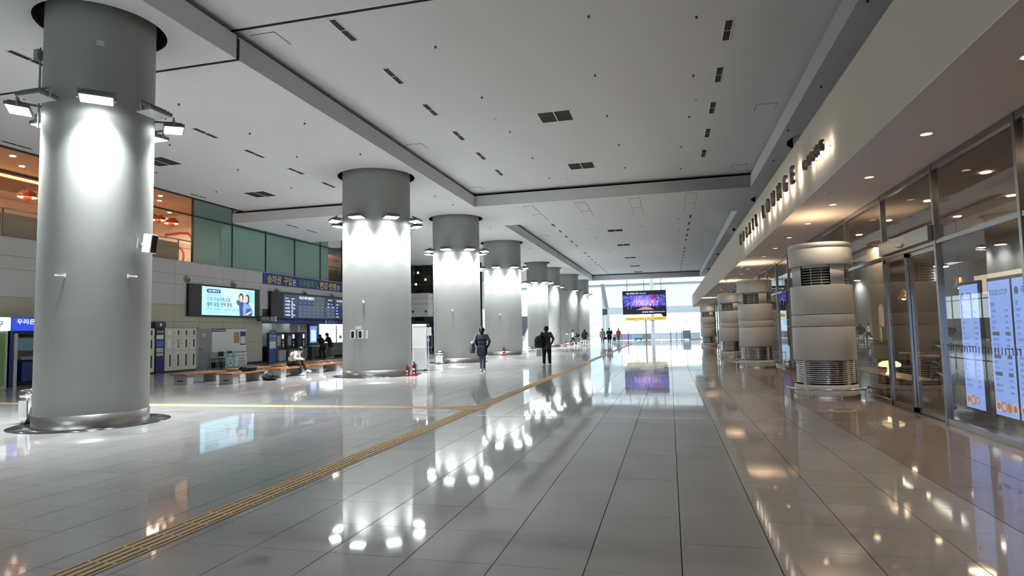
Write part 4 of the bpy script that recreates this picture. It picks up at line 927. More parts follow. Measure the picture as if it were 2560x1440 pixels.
# balustrade along the gallery edge behind the glass
bl = thing('balustrade', 'steel balustrade with posts along the gallery edge', 'railing', (XL-.45, 26, 5.38))
for k in range(-8, 11): MB().box((-.02, k*1.7-.03, 0), (.02, k*1.7+.03, 1.12)).build('post', 'mid_grey', bl)
MB().cyl((0, -14, 1.15), (0, 17, 1.15), .03).build('handrail', 'chrome', bl); MB().cyl((0, -14, .75), (0, 17, .75), .012).build('mid_rail', 'chrome', bl)
for k in range(-8, 10): MB().box((-.005, k*1.7+.05, .1), (.005, k*1.7+1.65, .98)).build('glass_infill', mat('cream_film', (.55, .45, .3), .4) if k < 0 else 'shop_glass', bl)
for k, y in enumerate((18.2, 19.3, 25.0, 26.6)):
    t = thing('booth_seat', ['cream restaurant booth left of the nearest pillar', 'cream restaurant booth beside the nearest pillar', 'cream restaurant booth below the orange pendants', 'cream restaurant booth beside the gallery glass end'][k], 'seat', (-24.9, y, 5.38), group='cream booths in the gallery restaurant')
    MB().box((-.6, -.5, 0), (0, .5, .45), bev=.04).build('seat', mat('booth_cream', (.5, .38, .24), .7), t); MB().box((0, -.5, 0), (.16, .5, .98), bev=.05).build('backrest', 'booth_cream', t)
# corridor behind the teal panes and shop beyond
MB().box((-26.2, 30.2, 5.38), (-26.1, 39.6, 8.8)).box((-26.2, 39.5, 5.38), (XL-.2, 39.6, 8.8)).build('corridor_wall', 'panel_white', rsc); MB().box((-32, 30.2, 8.76), (XL-.15, 46, 8.85)).build('gallery_ceiling', 'dark_grey', rs)
light('corridor_light', 'AREA', rs, (-24.9, 34.5, 8.6), (0, 0, 0), 170, (.8, 1, .95), shape='RECTANGLE', size=1.2, size_y=8)
MB().box((-25.0, 39.65, 6.3), (-24.9, 46, 7.7)).build('shop_sign_panel', 'resto_orange', rsc); text(rsc, 'LOTTERIA', .34, '+x', (-24.895, 41.6, 7.2), 'mural_red', ext=.01, bold=.02, width=2.2); MB().box((-25.0, 39.65, 5.38), (-24.9, 46, 6.3)).build('shop_counter', 'mid_grey', rsc)
for y in (40.6, 41.8, 43): MB().cyl((-24.2, y, 8.755), (-24.2, y, 8.73), .08, .08, 12).build('downlight', 'resto_bulb', rs)
light('shop_light', 'AREA', rs, (-24.2, 42, 8.6), (0, 0, 0), 18, (1, .8, .6), shape='DISK', size=.5)

# ================================================================== FOOD COURT (behind the shopfront)
fc = struct('floor_shop', 'dark floor of the food court behind the shopfront glass')
fcc = struct('ceiling_shop', 'brown ceiling of the food court with small downlights')
fcb = struct('wall_shop', 'dim brown back wall of the food court'); fcs = struct('wall_shop_end', 'dim brown cross walls of the food court'); fcn = struct('wall_shop_near', 'near cross wall of the food court')
MB().box((XG+.09, YB, -.012), (9, 78, .0)).build('shop_floor', mat('shop_floor', (.10, .075, .055), .25, noise=.2, nscale=3), fc)
MB().box((XG+.09, YB, 3.95), (9, 78, 4.06)).build('shop_ceiling', mat('shop_ceiling', (.42, .33, .26), .8), fcc)
MB().box((8.9, YB, 0), (9.0, 78, 4)).build('back_panel', mat('shop_brown', (.20, .15, .12), .7), fcb)
MB().box((XG+.1, 30, 0), (9, 30.1, 4)).build('cross_panel', 'shop_brown', fcs); MB().box((XG+.1, 2, 0), (9, 2.1, 4)).build('cross_panel', 'shop_brown', fcn)
for x in (5.0, 6.4, 7.8):
    for k in range(11):
        y = 4.5+k*2.3
        MB().cyl((x, y, 3.955), (x, y, 3.935), .07, .07, 12).build('downlight', 'lamp_warm', fcc)
for x, y in ((6.4, 6), (6.4, 11), (6.4, 16), (6.4, 21), (6.4, 26)): light('shop_light', 'AREA', fcc, (x, y, 3.9), (0, 0, 0), 26, (1, .72, .45), shape='DISK', size=.5, spread=math.radians(160))
for k in range(6):
    MB().box((7.6, 4+k*4, 3.9), (7.75, 6+k*4, 3.93)).build('line_light', mat('line_cool', (1,1,1), .5, emit=(.95, 1, .95), es=7), fcc)
# menu totems
mat('menu_blue', (.02, .02, .03), .25, emit=(.30, .46, 1.0), es=1.15); mat('menu_ink', (.02, .02, .03), .4, emit=(.16, .2, .38), es=.6); mat('menu_grey', (.02, .02, .02), .4, emit=(.25, .25, .3), es=.6)
mat('dish_red', (.05, .02, .02), .4, emit=(.75, .22, .12), es=.8); mat('dish_white', (.05, .05, .05), .4, emit=(.75, .75, .78), es=.8); mat('dish_green', (.03, .05, .02), .4, emit=(.4, .55, .25), es=.8)
def totem(y, lab, title, seed):
    random.seed(seed)
    t = thing('menu_screen', lab, 'menu screen', (4.62, y, 0), group='upright lit menu screens behind the glass')
    MB().box((0, -.335, .14), (.06, .335, 2.2), bev=.006).build('casing', 'black_plastic', t)
    d = MB().box((-.004, -.31, .2), (-.0002, .31, 2.15)).build('display', 'menu_blue', t)
    if title == 'FOOD STOP': text(d, title, .115, '-x', (-.005, .26, 1.94), 'menu_ink', ext=.001, width=.5)
    else:
        b = MB(); b.add([(-.0055, .2+.055*math.cos(2*PI*i/16), 1.98+.055*math.sin(2*PI*i/16)) for i in range(15, -1, -1)], [tuple(range(16))]); b.build('bowl_mark', 'menu_ink', d); text(d, title, .11, '-x', (-.005, .1, 1.94), 'menu_ink', ext=.001, bold=.01)
    secs = [{1: '밥', 2: '만두', 3: '면'}[seed], '비빔밥', '국밥', '만두국', '라면', '국수', '비빔국수', '만두라면']
    z = 1.78; k = 0; bars = MB()
    while z > .52:
        if k % 8 == 0: text(d, secs[0], .07, '-x', (-.005, .25, z), 'menu_ink', ext=.001, bold=.02)
        else:
            text(d, secs[k % 8], .05, '-x', (-.005, .25, z), 'menu_ink', ext=.001); text(d, '%d,%d00' % (random.randint(5, 12), random.randint(0, 9)), .045, '-x', (-.005, -.12, z), 'menu_ink', ext=.001)
        if seed == 2 and k in (5, 9, 12): bars.box((-.0065, .05, z-.01), (-.0055, .25, z+.045)).box((-.0065, -.25, z-.01), (-.0055, -.12, z+.045))
        z -= .083; k += 1
    if seed == 2: bars.build('sold_out_bars', 'menu_grey', d)
    for q, mn in enumerate(('dish_white', 'dish_red', 'dish_green', 'dish_white') if seed != 1 else ('dish_white', 'dish_red', 'dish_red')):
        b = MB(); cy = .22-q*.15; r = .085-.02*(q == 2 and seed == 1); b.add([(-.0055-q*.0006, cy+r*math.cos(2*PI*i/18), .33+r*.9*math.sin(2*PI*i/18)) for i in range(17, -1, -1)], [tuple(range(18))]); b.add([(-.0058-q*.0006, cy+r*.65*math.cos(2*PI*i/18), .33+r*.6*math.sin(2*PI*i/18)) for i in range(17, -1, -1)], [tuple(range(18))], 1)
        b.build('dish_picture', [mn, 'dish_red' if mn != 'dish_red' else 'dish_white'], d)
    MB().prism([(-.2, 0), (.2, 0), (.06, .2), (-.06, .2)], (.01, 0, 0), (0,1,0), (0,0,1), (.04,0,0)).build('foot', 'black_plastic', t); MB().box((-.12, -.22, 0), (.2, .22, .012)).build('base', 'black_plastic', t)
totem(11.36, 'leftmost lit blue menu screen behind the glass', '국밥', 1); totem(10.42, 'middle lit blue menu screen with grey bars over some prices', 'FOOD STOP', 2); totem(9.74, 'rightmost lit menu screen with a bowl mark, cut by the picture edge', '국수', 3)
MB().box((4.55, 8.8, .0), (4.9, 12.0, .02)).build('rubber_mat', 'black_plastic', fc)
# window counter with a mushroom lamp
t = thing('window_counter', 'narrow dark counter along the glass behind the nearest drum pillar', 'counter', (4.75, 16.0, 0))
MB().box((-.25, -2.1, .40), (.3, 2.2, .44), bev=.01).build('top', mat('counter_wood', (.30, .2, .11), .4), t)
for y in (-1.9, 0, 2.0): MB().box((.0, y-.03, 0), (.06, y+.03, .4)).build('leg', 'dark_grey', t)
t = thing('mushroom_lamp', 'glowing white mushroom table lamp on the window counter', 'lamp', (4.72, 15.6, .44))
mat('lamp_glow', (1, .95, .85), .3, emit=(1, .72, .42), es=2.4)
MB().lathe([(.02, .30), (.13, .285), (.21, .24), (.225, .19), (.2, .165), (.05, .165)], 28).build('shade', 'lamp_glow', t); MB().lathe([(.09, 0), (.085, .02), (.05, .05), (.045, .17)], 20).build('stem', 'lamp_glow', t)
light('lamp_light', 'POINT', t, (0, 0, .12), (0, 0, 0), 3, (1, .72, .42), shadow_soft_size=.1)
mat('poster_pink', (.75, .6, .55), .6); mat('sticker_green', (.25, .5, .12), .6)
t = thing('arched_sticker', 'arched white sticker with red dots on the shop glass', 'sticker', (XG+.012, 13.9, 1.5)); b = MB(); pts = [(-.16, 0), (.16, 0), (.16, .3)]+[(.16*math.cos(PI*i/10), .3+.16*math.sin(PI*i/10)) for i in range(11)]+[(-.16, .3)]; b.add([(0, -p[0], p[1]) for p in pts], [tuple(range(len(pts)))]); b.build('sheet', 'poster_pink', t); b = MB()
for q in range(5): b.add([(-.0006, -(.11*math.cos(PI*q/4)+.012*math.cos(2*PI*i/8)), .3+.11*math.sin(PI*q/4)+.012*math.sin(2*PI*i/8)) for i in range(8)], [tuple(range(8))])
b.build('red_dots', 'mural_red', t)
t = thing('green_sticker', 'small green and white notice on the shop glass by the door', 'sticker', (XG+.012, 14.0, 1.2)); MB().box((-.002, -.1, 0), (0, .1, .34)).build('sheet', 'sticker_green', t); MB().box((-.003, -.06, .06), (-.002, .0, .28)).build('white_print', 'white_ink', t)
# pendant lamps, sofa, planters and tables seen dimly through the glass
for x, y, z, lab in ((6.6, 16.6, 2.35, 'brass bell pendant lamp inside the food court'), (6.0, 18.4, 2.2, 'white pendant lamp deeper in the food court')):
    t = thing('pendant_lamp', lab, 'lamp', (x, y, z)); MB().lathe([(.02, .26), (.06, .22), (.09, .1), (.16, .0), (.15, .0), (.08, .1), (.02, .2)], 24).build('shade', mat('brass', (.8, .55, .18), .25, .9), t); MB().ball((0, 0, .03), .06, mi=0).build('bulb', 'lamp_warm', t); MB().cyl((0, 0, .25), (0, 0, 3.95-z), .006, n=6).build('cord', 'black_plastic', t)
def dining_set(x, y, k):
    t = thing('dining_table', ['round-legged wooden table nearest the sliding door inside the food court', 'wooden table in the middle of the food court', 'wooden table at the far end of the food court', 'wooden table behind the menu screens'][k], 'table', (x, y, 0), group='tables in the food court')
    MB().box((-.4, -.4, .71), (.4, .4, .75), bev=.01).build('top', 'counter_wood', t); MB().cyl((0, 0, .03), (0, 0, .71), .035).build('column', 'dark_grey', t); MB().cyl((0, 0, 0), (0, 0, .03), .26, .24, 24).build('foot', 'dark_grey', t)
    for j, (dx, rz) in enumerate(((-.72, PI/2), (.72, -PI/2))):
        c = thing('dining_chair', ['dark teal chair on the hall side of the ', 'dark teal chair on the inner side of the '][j]+['table by the sliding door', 'middle food court table', 'far food court table', 'table behind the menu screens'][k], 'chair', (x+dx, y, 0), rz, group='teal chairs in the food court')
        for a in (-1, 1):
            for b_ in (-1, 1): MB().cyl((a*.19, b_*.19, 0), (a*.17, b_*.17, .44), .014, .018, 8).build('leg', 'dark_grey', c)
        MB().box((-.22, -.22, .43), (.22, .22, .49), bev=.025).build('seat', mat('teal_fabric', (.03, .10, .13), .7), c); MB().box((-.22, .19, .5), (.22, .25, .88), bev=.025).build('backrest', 'teal_fabric', c)
for k, (x, y) in enumerate(((6.3, 13.6), (6.4, 17.6), (6.4, 19.6), (6.6, 9.2))): dining_set(x, y, k)
t = thing('serving_counter', 'lit white serving counter at the back of the food court', 'counter', (8.1, 15, 0)); MB().box((-.4, -4, 0), (.4, 4, 1.05), bev=.02).build('body', mat('counter_cream', (.6, .52, .4), .6), t); MB().box((-.48, -4.05, 1.05), (.45, 4.05, 1.1), bev=.01).build('worktop', 'white_paint', t); MB().box((-.3, -3.8, 2.3), (.4, 3.8, 2.75)).build('menu_lightbox', mat('menu_lit', (.3, .3, .3), .5, emit=(.9, .75, .55), es=.8), t); MB().cyl((.3, -3.7, 1.1), (.3, -3.7, 2.3), .03).cyl((.3, 3.7, 1.1), (.3, 3.7, 2.3), .03).build('post', 'dark_grey', t)
mat('leaf_green', (.06, .11, .045), .5)
def planter(x, y, lab, seed):
    random.seed(seed); t = thing('potted_plant', lab, 'plant', (x, y, 0)); MB().lathe([(.0, 0), (.17, 0), (.2, .4), (.18, .4), (.17, .36), (0, .36)], 20).build('pot', 'light_grey', t)
    for k in range(26):
        a = random.uniform(0, 2*PI); h = random.uniform(.5, 1.2); l = random.uniform(.25, .5); d = Vector((math.cos(a), math.sin(a), 0)); s = Vector((-d.y, d.x, 0))
        p0 = Vector((0, 0, .36)); p1 = d*.1+Vector((0, 0, h)); p2 = p1+d*l*.6+Vector((0, 0, .1)); p3 = p1+d*l-Vector((0, 0, .08)); w = .06
        MB().add([p0-s*.006, p0+s*.006, p1+s*w*.4, p1-s*w*.4, p2+s*w, p2-s*w, p3], [(0,1,2,3), (3,2,4,5), (5,4,6)]).build('leaf', 'leaf_green', t)
planter(5.0, 13.1, 'leafy potted plant inside the sliding door', 3); planter(5.1, 12.2, 'second leafy potted plant inside the sliding door', 5)

# ================================================================== BENCHES
def bench(x, y, lab):
    t = thing('bench', lab, 'bench', (x, y, 0), group='wood-slat benches with concrete legs')
    for yy in (.12, 1.52):
        MB().box((-.27, yy, 0), (.27, yy+.3, .31), bev=.008).build('leg', 'concrete', t); MB().box((-.12, yy-.0015, .1), (.12, yy, .14)).build('slot', 'slot_black', t) if yy < 1 else None
    for k in range(5): MB().box((-.33+k*.134, 0, .312), (-.33+k*.134+.124, 1.95, .365), bev=.006).build('slat', 'bench_wood', t)
    for yy in (.65, 1.3): MB().box((.1, yy-.015, .365), (.2, yy+.015, .40), bev=.004).build('divider', 'white_paint', t)
for k, (x, y, lab) in enumerate(((-14.55, 18.0, 'wood-slat bench in the front row nearest the camera, black bag on it'), (-14.55, 20.68, 'wood-slat bench the man in the cream jacket sits on'), (-14.55, 23.36, 'wood-slat bench in the front row next to the second pillar'), (-16.15, 17.75, 'leftmost wood-slat bench of the back row'), (-16.15, 20.43, 'second wood-slat bench of the back row'), (-16.15, 23.1, 'third wood-slat bench of the back row'), (-16.15, 25.8, 'farthest wood-slat bench of the back row'))): bench(x, y, lab)
mat('bag_black', (.008, .008, .009), .8, bump=.8, bscale=18)
def lumpy(b, c, s, seed, n=20):
    random.seed(seed); bm = bmesh.new(); bmesh.ops.create_icosphere(bm, subdivisions=4, radius=1)
    ph = [random.uniform(0, 6.28) for _ in range(6)]
    for v in bm.verts:
        k = 1+.09*math.sin(5*v.co.x+ph[0])+.08*math.sin(6*v.co.y+ph[1])+.07*math.sin(9*v.co.z+4*v.co.x+ph[2])+.06*math.sin(13*v.co.x+8*v.co.y+ph[3])+.05*math.sin(15*v.co.y-11*v.co.z+ph[4])
        v.co *= k; v.co.z = max(v.co.z, -.75)
    bm.verts.index_update(); b.add([(c[0]+v.co.x*s[0], c[1]+v.co.y*s[1], c[2]+(v.co.z+.75)*s[2]) for v in bm.verts], [tuple(v.index for v in f.verts) for f in bm.faces], 0, True); bm.free()
def bag(x, y, z, s, lab, seed, rz=0):
    t = thing('duffel_bag', lab, 'bag', (x, y, z), rz); b = MB(); lumpy(b, (0, 0, 0), s, seed); b.build('body', 'bag_black', t)
    MB().tube([(-s[0]*.4, 0, s[2]*1.5), (-s[0]*.2, .02, s[2]*2.0), (s[0]*.2, .03, s[2]*2.0), (s[0]*.4, 0, s[2]*1.5)], .012).build('handle', 'bag_black', t)
bag(-14.55, 19.3, .366, (.24, .4, .12), 'black bag lying on the front bench', 4); bag(-13.98, 19.75, .005, (.22, .36, .15), 'black bag lying on the floor in front of the benches', 9)

# ================================================================== THINGS BY THE PILLARS
def extinguisher(x, y, lab, s=1.):
    t = thing('fire_extinguisher', lab, 'extinguisher', (x, y, .005)); t.scale = (s, s, s)
    MB().lathe([(.0, .06), (.075, .06), (.08, .08), (.08, .40), (.06, .45), (.025, .47), (.025, .5)], 20).build('cylinder', 'red_paint', t); MB().lathe([(.0815, .22), (.0815, .30)], 20, a0=-2.2, a1=-.9).build('label', 'white_ink', t)
    MB().box((-.02, -.1, .5), (.02, .04, .53)).box((-.015, -.12, .54), (.015, .03, .56)).build('valve_handle', 'black_plastic', t); MB().tube([(.03, 0, .49), (.12, .02, .42), (.11, .02, .15)], .012).build('hose', 'black_plastic', t)
    MB().lathe([(.0, 0), (.16, 0), (.16, .02), (.1, .06), (.09, .14), (.085, .14), (.085, .02), (0, .02)], 20).build('stand', 'red_paint', t)
extinguisher(-9.28, 21.75, 'red fire extinguisher on a stand at the foot of the second pillar', .92); extinguisher(-9.42, 21.45, 'second, shorter red extinguisher stand beside it', .7); extinguisher(-10.72, 40.12, 'red fire extinguisher at the foot of the fourth pillar'); extinguisher(-9.72, 59.4, 'red fire extinguisher at the foot of the sixth pillar')
def bin_(x, y, lab):
    t = thing('litter_bin', lab, 'bin', (x, y, .0)); MB().lathe([(.0, .0), (.2, .0), (.2, .03), (.23, .05), (.23, .5)], 32).build('body', 'chrome', t); MB().lathe([(.235, .5), (.245, .51), (.245, .62), (.22, .64), (.17, .64), (.17, .58)], 32).build('rim', 'chrome', t); MB().lathe([(.0, .56), (.17, .56)], 24).build('inner', 'black_plastic', t); MB().box((-.1, -.236, .12), (.1, -.226, .44)).build('notice', 'white_ink', t)
bin_(-11.45, 30.15, 'round chrome litter bin at the foot of the third pillar'); bin_(-11.98, 9.55, 'chrome litter bin half hidden behind the nearest pillar')
t = thing('air_conditioner', 'tall pale grey standing air conditioner beside the second pillar', 'air conditioner', (-10.2, 24.5, 0), math.radians(20))
MB().box((-.3, -.25, .08), (.3, .25, 1.95), bev=.02).build('casing', 'light_grey', t); MB().box((-.26, -.262, .3), (.26, -.25, .95), bev=.004).build('lower_grille', 'mid_grey', t) if False else None
for k in range(9): MB().box((-.2+k*.05, -.256, .12), (-.185+k*.05, -.25, .92)).build('grille_slat', 'mid_grey', t)
MB().box((-.28, -.262, 1.86), (.28, -.25, 1.94)).build('top_louvre', 'white_ink', t); MB().box((-.25, -.256, .97), (.25, -.25, .985)).build('trim_line', 'white_ink', t)
for a in (-.22, .22):
    for b_ in (-.18, .18): MB().cyl((a, b_, 0), (a, b_, .08), .04, .05, 12).build('foot', 'black_plastic', t)
t = thing('hand_sanitizer_post', 'white slim post unit right behind the air conditioner', 'stand', (-11.45, 28.6, 0)); MB().cyl((0, 0, .02), (0, 0, 1.45), .025).build('pole', 'light_grey', t); MB().box((-.14, -.08, 1.45), (.14, .08, 1.85), bev=.02).build('head', 'white_paint', t); MB().cyl((0, 0, 0), (0, 0, .02), .2, .2, 24).build('base', 'mid_grey', t); MB().ball((0, 0, 1.92), .08).build('cap', 'black_plastic', t)

# dark glazed lift shaft, grey overhead box and navy sign boards seen between the pillars
t = thing('lift_enclosure', 'dark glazed lift enclosure seen between the second and third pillars', 'lift shaft', (-20.9, 52, 0))
MB().box((-2.3, .4, 0), (5.0, .5, 7.7)).build('dark_backing', 'black_plastic', t)
for k in range(7): MB().box((-2.3+k*1.0, -.05, 0), (-2.22+k*1.0, .05, 7.7)).build('mullion', mat('teal_steel', (.03, .055, .065), .4, .5), t)
for z in (1.4, 2.6, 3.7, 4.8, 5.9, 7.0): MB().box((-2.3, -.04, z), (4.9, .04, z+.06)).build('transom', 'teal_steel', t)
for k in range(7): MB().box((-2.22+k*1.0, -.005, 0), (-1.3+k*1.0, .005, 7.7)).build('pane', 'clear_glass', t)
for x, z in ((-1.9, 7.3), (-1.0, 7.05), (-.3, 6.4), (-1.85, 5.2), (-1.2, 6.0)): MB().cyl((x, .38, z), (x, .36, z), .09, .09, 12).build('lamp', 'flood_lens_lit', t) if z > 5.1 else None
MB().box((-.5, -.16, 1.75), (1.3, -.06, 2.25)).build('navy_band', 'navy_blue', t)
t = thing('overhead_box', 'grey panelled overhead box at the end of the ticket office', 'cabinet', (-20.8, 46.5, 2.9)); 
for z0, z1 in ((0, .98), (1.0, 1.42), (1.44, 1.85)): MB().box((-2.4, -.5, z0), (2.42, .5, z1), bev=.01).build('panel', 'panel_white', t)
for x in (1.1, 2.2): MB().cyl((x, -.5, .4), (x, -.52, .4), .1, .1, 14).build('speaker_hole', 'dark_grey', t)
MB().box((-2.3, -.4, -2.9), (-1.9, .4, 0)).build('support_pier', 'panel_white', t)
for k, (x, lab) in enumerate(((-20.6, 'navy upright sign board with a white pictogram beside the lift'), (-21.6, 'second navy upright sign board by the lift'))):
    t = thing('sign_board', lab, 'sign', (x, 51.5, 0)); MB().box((-.36, -.05, .3), (.36, .0, 1.55)).build('frame', 'light_grey', t); MB().box((-.3, -.056, .36), (.3, -.05, 1.5)).build('panel', 'navy_blue', t); MB().box((-.12, -.06, .85), (.12, -.056, 1.1)).build('pictogram', 'white_ink', t); [MB().box((q-.025, -.1, 0), (q+.025, .05, .3)).build('foot', 'mid_grey', t) for q in (-.27, .27)]
# escalator far left
t = thing('escalator', 'escalator with dark handrails rising behind the fourth pillar', 'escalator', (-17.6, 74, 0))
MB().prism([(0, 0), (2, 0), (9, 3.6), (11, 3.6), (11, 3.0), (9.2, 3.0), (2.4, -.0)], (-2.6, 0, .0), (0,1,0), (0,0,1), (2.6,0,0)).build('truss', 'brushed_steel', t)
for x in (-2.55, -.05):
    MB().tube([(x, -.6, .5), (x, -.8, .75), (x, -.6, .95), (x, 2, 1.0), (x, 9, 4.55), (x, 11, 4.55)], .06).build('handrail', 'black_plastic', t); MB().prism([(-.5, .3), (2, .1), (9, 3.65), (11, 3.65), (11, 4.5), (9, 4.5), (2, .95), (-.5, .9)], (x, 0, 0), (0,1,0), (0,0,1), (.02,0,0)).build('side_glass', 'clear_glass', t)
for k in range(16): MB().box((-2.3, 2+k*.43, k*.225), (-.3, 2.43+k*.43, .225+k*.225)).build('step', 'mid_grey', t)

# ================================================================== HANGING SCREEN, YELLOW SIGN, FAR THINGS
hs = thing('hanging_screen', 'large hanging video screen with purple-lit trees over the far end', 'screen', (-2.97, 80, 3.38))
MB().box((-2.7, -.1, 0), (2.66, .1, 2.98), bev=.02).build('casing', 'black_plastic', hs)
for x in (-2.1, 0, 2.1): MB().cyl((x, 0, 2.98), (x, 0, 5.8), .03).build('hanger_rod', 'dark_grey', hs)
MB().prism([(2.0, 0), (2.66, 0), (2.66, -.35), (2.25, -.35)][::-1], (0, -.1, 0), (1,0,0), (0,0,1), (0,.2,0)).build('cable_box', 'black_plastic', hs)
def tree_screen():
    m = bpy.data.materials.new('screen_trees'); m.use_nodes = True; nt = m.node_tree; b = nt.nodes['Principled BSDF']
    tc = nt.nodes.new('ShaderNodeTexCoord'); mp = nt.nodes.new('ShaderNodeMapping'); mp.inputs['Scale'].default_value = (2.2, 1, 1.5)
    n = nt.nodes.new('ShaderNodeTexNoise'); n.inputs['Scale'].default_value = 3.2; n.inputs['Detail'].default_value = 10; n.inputs['Roughness'].default_value = .7
    sx = nt.nodes.new('ShaderNodeSeparateXYZ'); nt.links.new(tc.outputs['Object'], mp.inputs[0]); nt.links.new(mp.outputs[0], n.inputs['Vector']); nt.links.new(tc.outputs['Object'], sx.inputs[0])
    def rng(sock, a, c, lo, hi):
        r = nt.nodes.new('ShaderNodeMapRange'); r.interpolation_type = 'SMOOTHSTEP'
        for q, v in zip(('From Min', 'From Max', 'To Min', 'To Max'), (a, c, lo, hi)): r.inputs[q].default_value = v
        nt.links.new(sock, r.inputs['Value']); return r.outputs[0]
    def mth(op, a, c):
        q = nt.nodes.new('ShaderNodeMath'); q.operation = op; nt.links.new(a, q.inputs[0])
        if isinstance(c, float): q.inputs[1].default_value = c
        else: nt.links.new(c, q.inputs[1])
        return q.outputs[0]
    glow = mth('MULTIPLY', rng(sx.outputs['X'], -2.4, -.4, 0., 1.), rng(sx.outputs['X'], 2.4, .4, 0., 1.))
    band = mth('MULTIPLY', rng(sx.outputs['Z'], .85, 1.25, 0., 1.), rng(sx.outputs['Z'], 2.5, 1.5, .35, 1.))
    lift = mth('ADD', n.outputs['Fac'], mth('MULTIPLY', mth('MULTIPLY', glow, band), .16))
    v = mth('MULTIPLY', lift, rng(sx.outputs['Z'], .7, 1.2, .45, 1.))
    r = nt.nodes.new('ShaderNodeValToRGB'); e = r.color_ramp.elements; e[0].position = .34; e[0].color = (.006, .004, .03, 1); e[1].position = .86; e[1].color = (.95, .85, 1, 1)
    for p, c in ((.46, (.04, .03, .22, 1)), (.56, (.10, .12, .62, 1)), (.66, (.34, .24, .8, 1)), (.76, (.72, .5, .9, 1))): q = e.new(p); q.color = c
    nt.links.new(v, r.inputs[0])
    dx = mth('ABSOLUTE', mth('SUBTRACT', sx.outputs['X'], 1.15), 0.); dz = mth('ABSOLUTE', mth('SUBTRACT', sx.outputs['Z'], 2.0), 0.)
    red = mth('MULTIPLY', rng(dx, .7, .1, 0., 1.), rng(dz, .55, .1, 0., 1.))
    mx = nt.nodes.new('ShaderNodeMix'); mx.data_type = 'RGBA'; mx.blend_type = 'MULTIPLY'; mx.inputs[7].default_value = (1.6, .18, .3, 1)
    nt.links.new(red, mx.inputs[0]); nt.links.new(r.outputs[0], mx.inputs[6])
    nt.links.new(mx.outputs[2], b.inputs['Emission Color']); b.inputs['Emission Strength'].default_value = 1.15; b.inputs['Base Color'].default_value = (.01, .01, .01, 1)
    m.cycles.emission_sampling = 'NONE'; MATS['screen_trees'] = m
tree_screen()
screen_mat('scr_dark', (.012, .012, .03), .8); screen_mat('scr_white', (.9, .9, .95), 1.1); screen_mat('scr_pink', (1.0, .35, .42), 1.2); screen_mat('scr_path', (.55, .32, .26), .9); screen_mat('scr_red', (.28, .03, .12), .6)
dis = MB().box((-2.62, -.106, .06), (2.58, -.1, 2.92)).build('display', 'scr_dark', hs)
MB().box((-2.62, -.108, .55), (2.58, -.1062, 2.42)).build('tree_picture', 'screen_trees', dis)
b = MB(); b.add([(-1.1, -.109, .56), (1.2, -.109, .56), (.9, -.109, .72), (.45, -.109, .86), (.1, -.109, .92), (-.25, -.109, .86), (-.7, -.109, .7)], [tuple(range(7))]); b.build('lit_path', 'scr_path', dis)
screen_mat('scr_lilac', (.75, .7, 1.0), 1.1)
random.seed(6)
for mn, xs_ in (('scr_pink', (-1.0, -.72, -.55, .12, 1.12)), ('scr_lilac', (-1.6, -1.3, -.3, -.1, .35, .6, .78, -2.0, 1.6))):
    b = MB()
    for x in xs_:
        z = random.uniform(.66, .95); h = random.uniform(.6, 1.0); w_ = .014 if mn == 'scr_lilac' else .02
        p = [(x, z), (x-random.uniform(-.1, .14), z+h*.4), (x+random.uniform(-.05, .12), z+h*.7), (x+random.uniform(-.12, .16), z+h)]
        b.tube([(q[0], -.112, q[1]) for q in p], w_, 6); b.tube([(p[2][0], -.112, p[2][1]), (p[2][0]+random.choice((-.16, .16)), -.112, p[2][1]+.28)], w_*.6, 5)
    tag(b.build('lit_trunks', mn, dis), kind='stuff')
text(dis, '서울, 빛정원 산책.', .22, '-y', (-2.25, -.107, 2.56), 'scr_white', ext=.002, bold=.02, width=1.55); text(dis, '2025-2026', .15, '-y', (-.62, -.107, 2.58), 'scr_white', ext=.002, bold=.02, width=.85)
text(dis, '빛의정원 여행길', .2, '-y', (-.3, -.107, .2), 'scr_white', ext=.002, bold=.02, width=1.3); text(dis, 'KOREA STATION TOUR', .13, '-y', (1.05, -.107, .24), 'scr_white', ext=.002, bold=.02, width=1.4)
t = thing('yellow_sign', 'yellow two-armed direction sign on a slim post', 'sign', (-2.95, 82, 0))
MB().cyl((0, 0, .05), (0, 0, 3.0), .09, .07, 14).build('post', 'mid_grey', t); MB().cyl((0, 0, 0), (0, 0, .05), .4, .38, 28).build('base', 'dark_grey', t)
mat('sign_yellow', (.85, .62, .03), .5, emit=(1.0, .78, .05), es=.35)  # slight glow put into the yellow to brighten the arms
for x0, x1 in ((-2.55, -.12), (.1, 2.55)): MB().box((x0, -.12, 2.65), (x1, .12, 3.06), bev=.02).build('arm', 'sign_yellow', t)
for x, s in ((-2.35, '나가는 곳 Exit'), (1.1, '타는 곳 Tracks')): text(t, s, .17, '-y', (x, -.121, 2.76), 'dark_grey', ext=.004, bold=.01)
MB().box((-1.6, -.1, 2.56), (1.6, .1, 2.62)).build('lower_rail', 'dark_grey', t)
def bollard(x, y, h, lab):
    t = thing('barrier_post', lab, 'post', (x, y, 0)); MB().cyl((0, 0, 0), (0, 0, .03), .17, .16, 20).build('base', 'dark_grey', t); MB().cyl((0, 0, .03), (0, 0, h), .04).build('pole', 'mid_grey', t); MB().cyl((0, 0, h), (0, 0, h+.05), .06, .05).build('cap', 'dark_grey', t)
for k, (x, y, h) in enumerate(((-6.15, 69, 1.5), (-4.45, 69.7, 1.15), (.09, 77, 1.15), (.8, 81.4, 1.2), (1.38, 78.3, 1.2))): bollard(x, y, h, ['slim grey post beside the person in the red jacket', 'slim grey post left of the yellow sign', 'first grey post right of the yellow sign', 'thin grey post midway between the yellow sign and the blue cabinet', 'grey post touching the pale blue cabinet'][k])
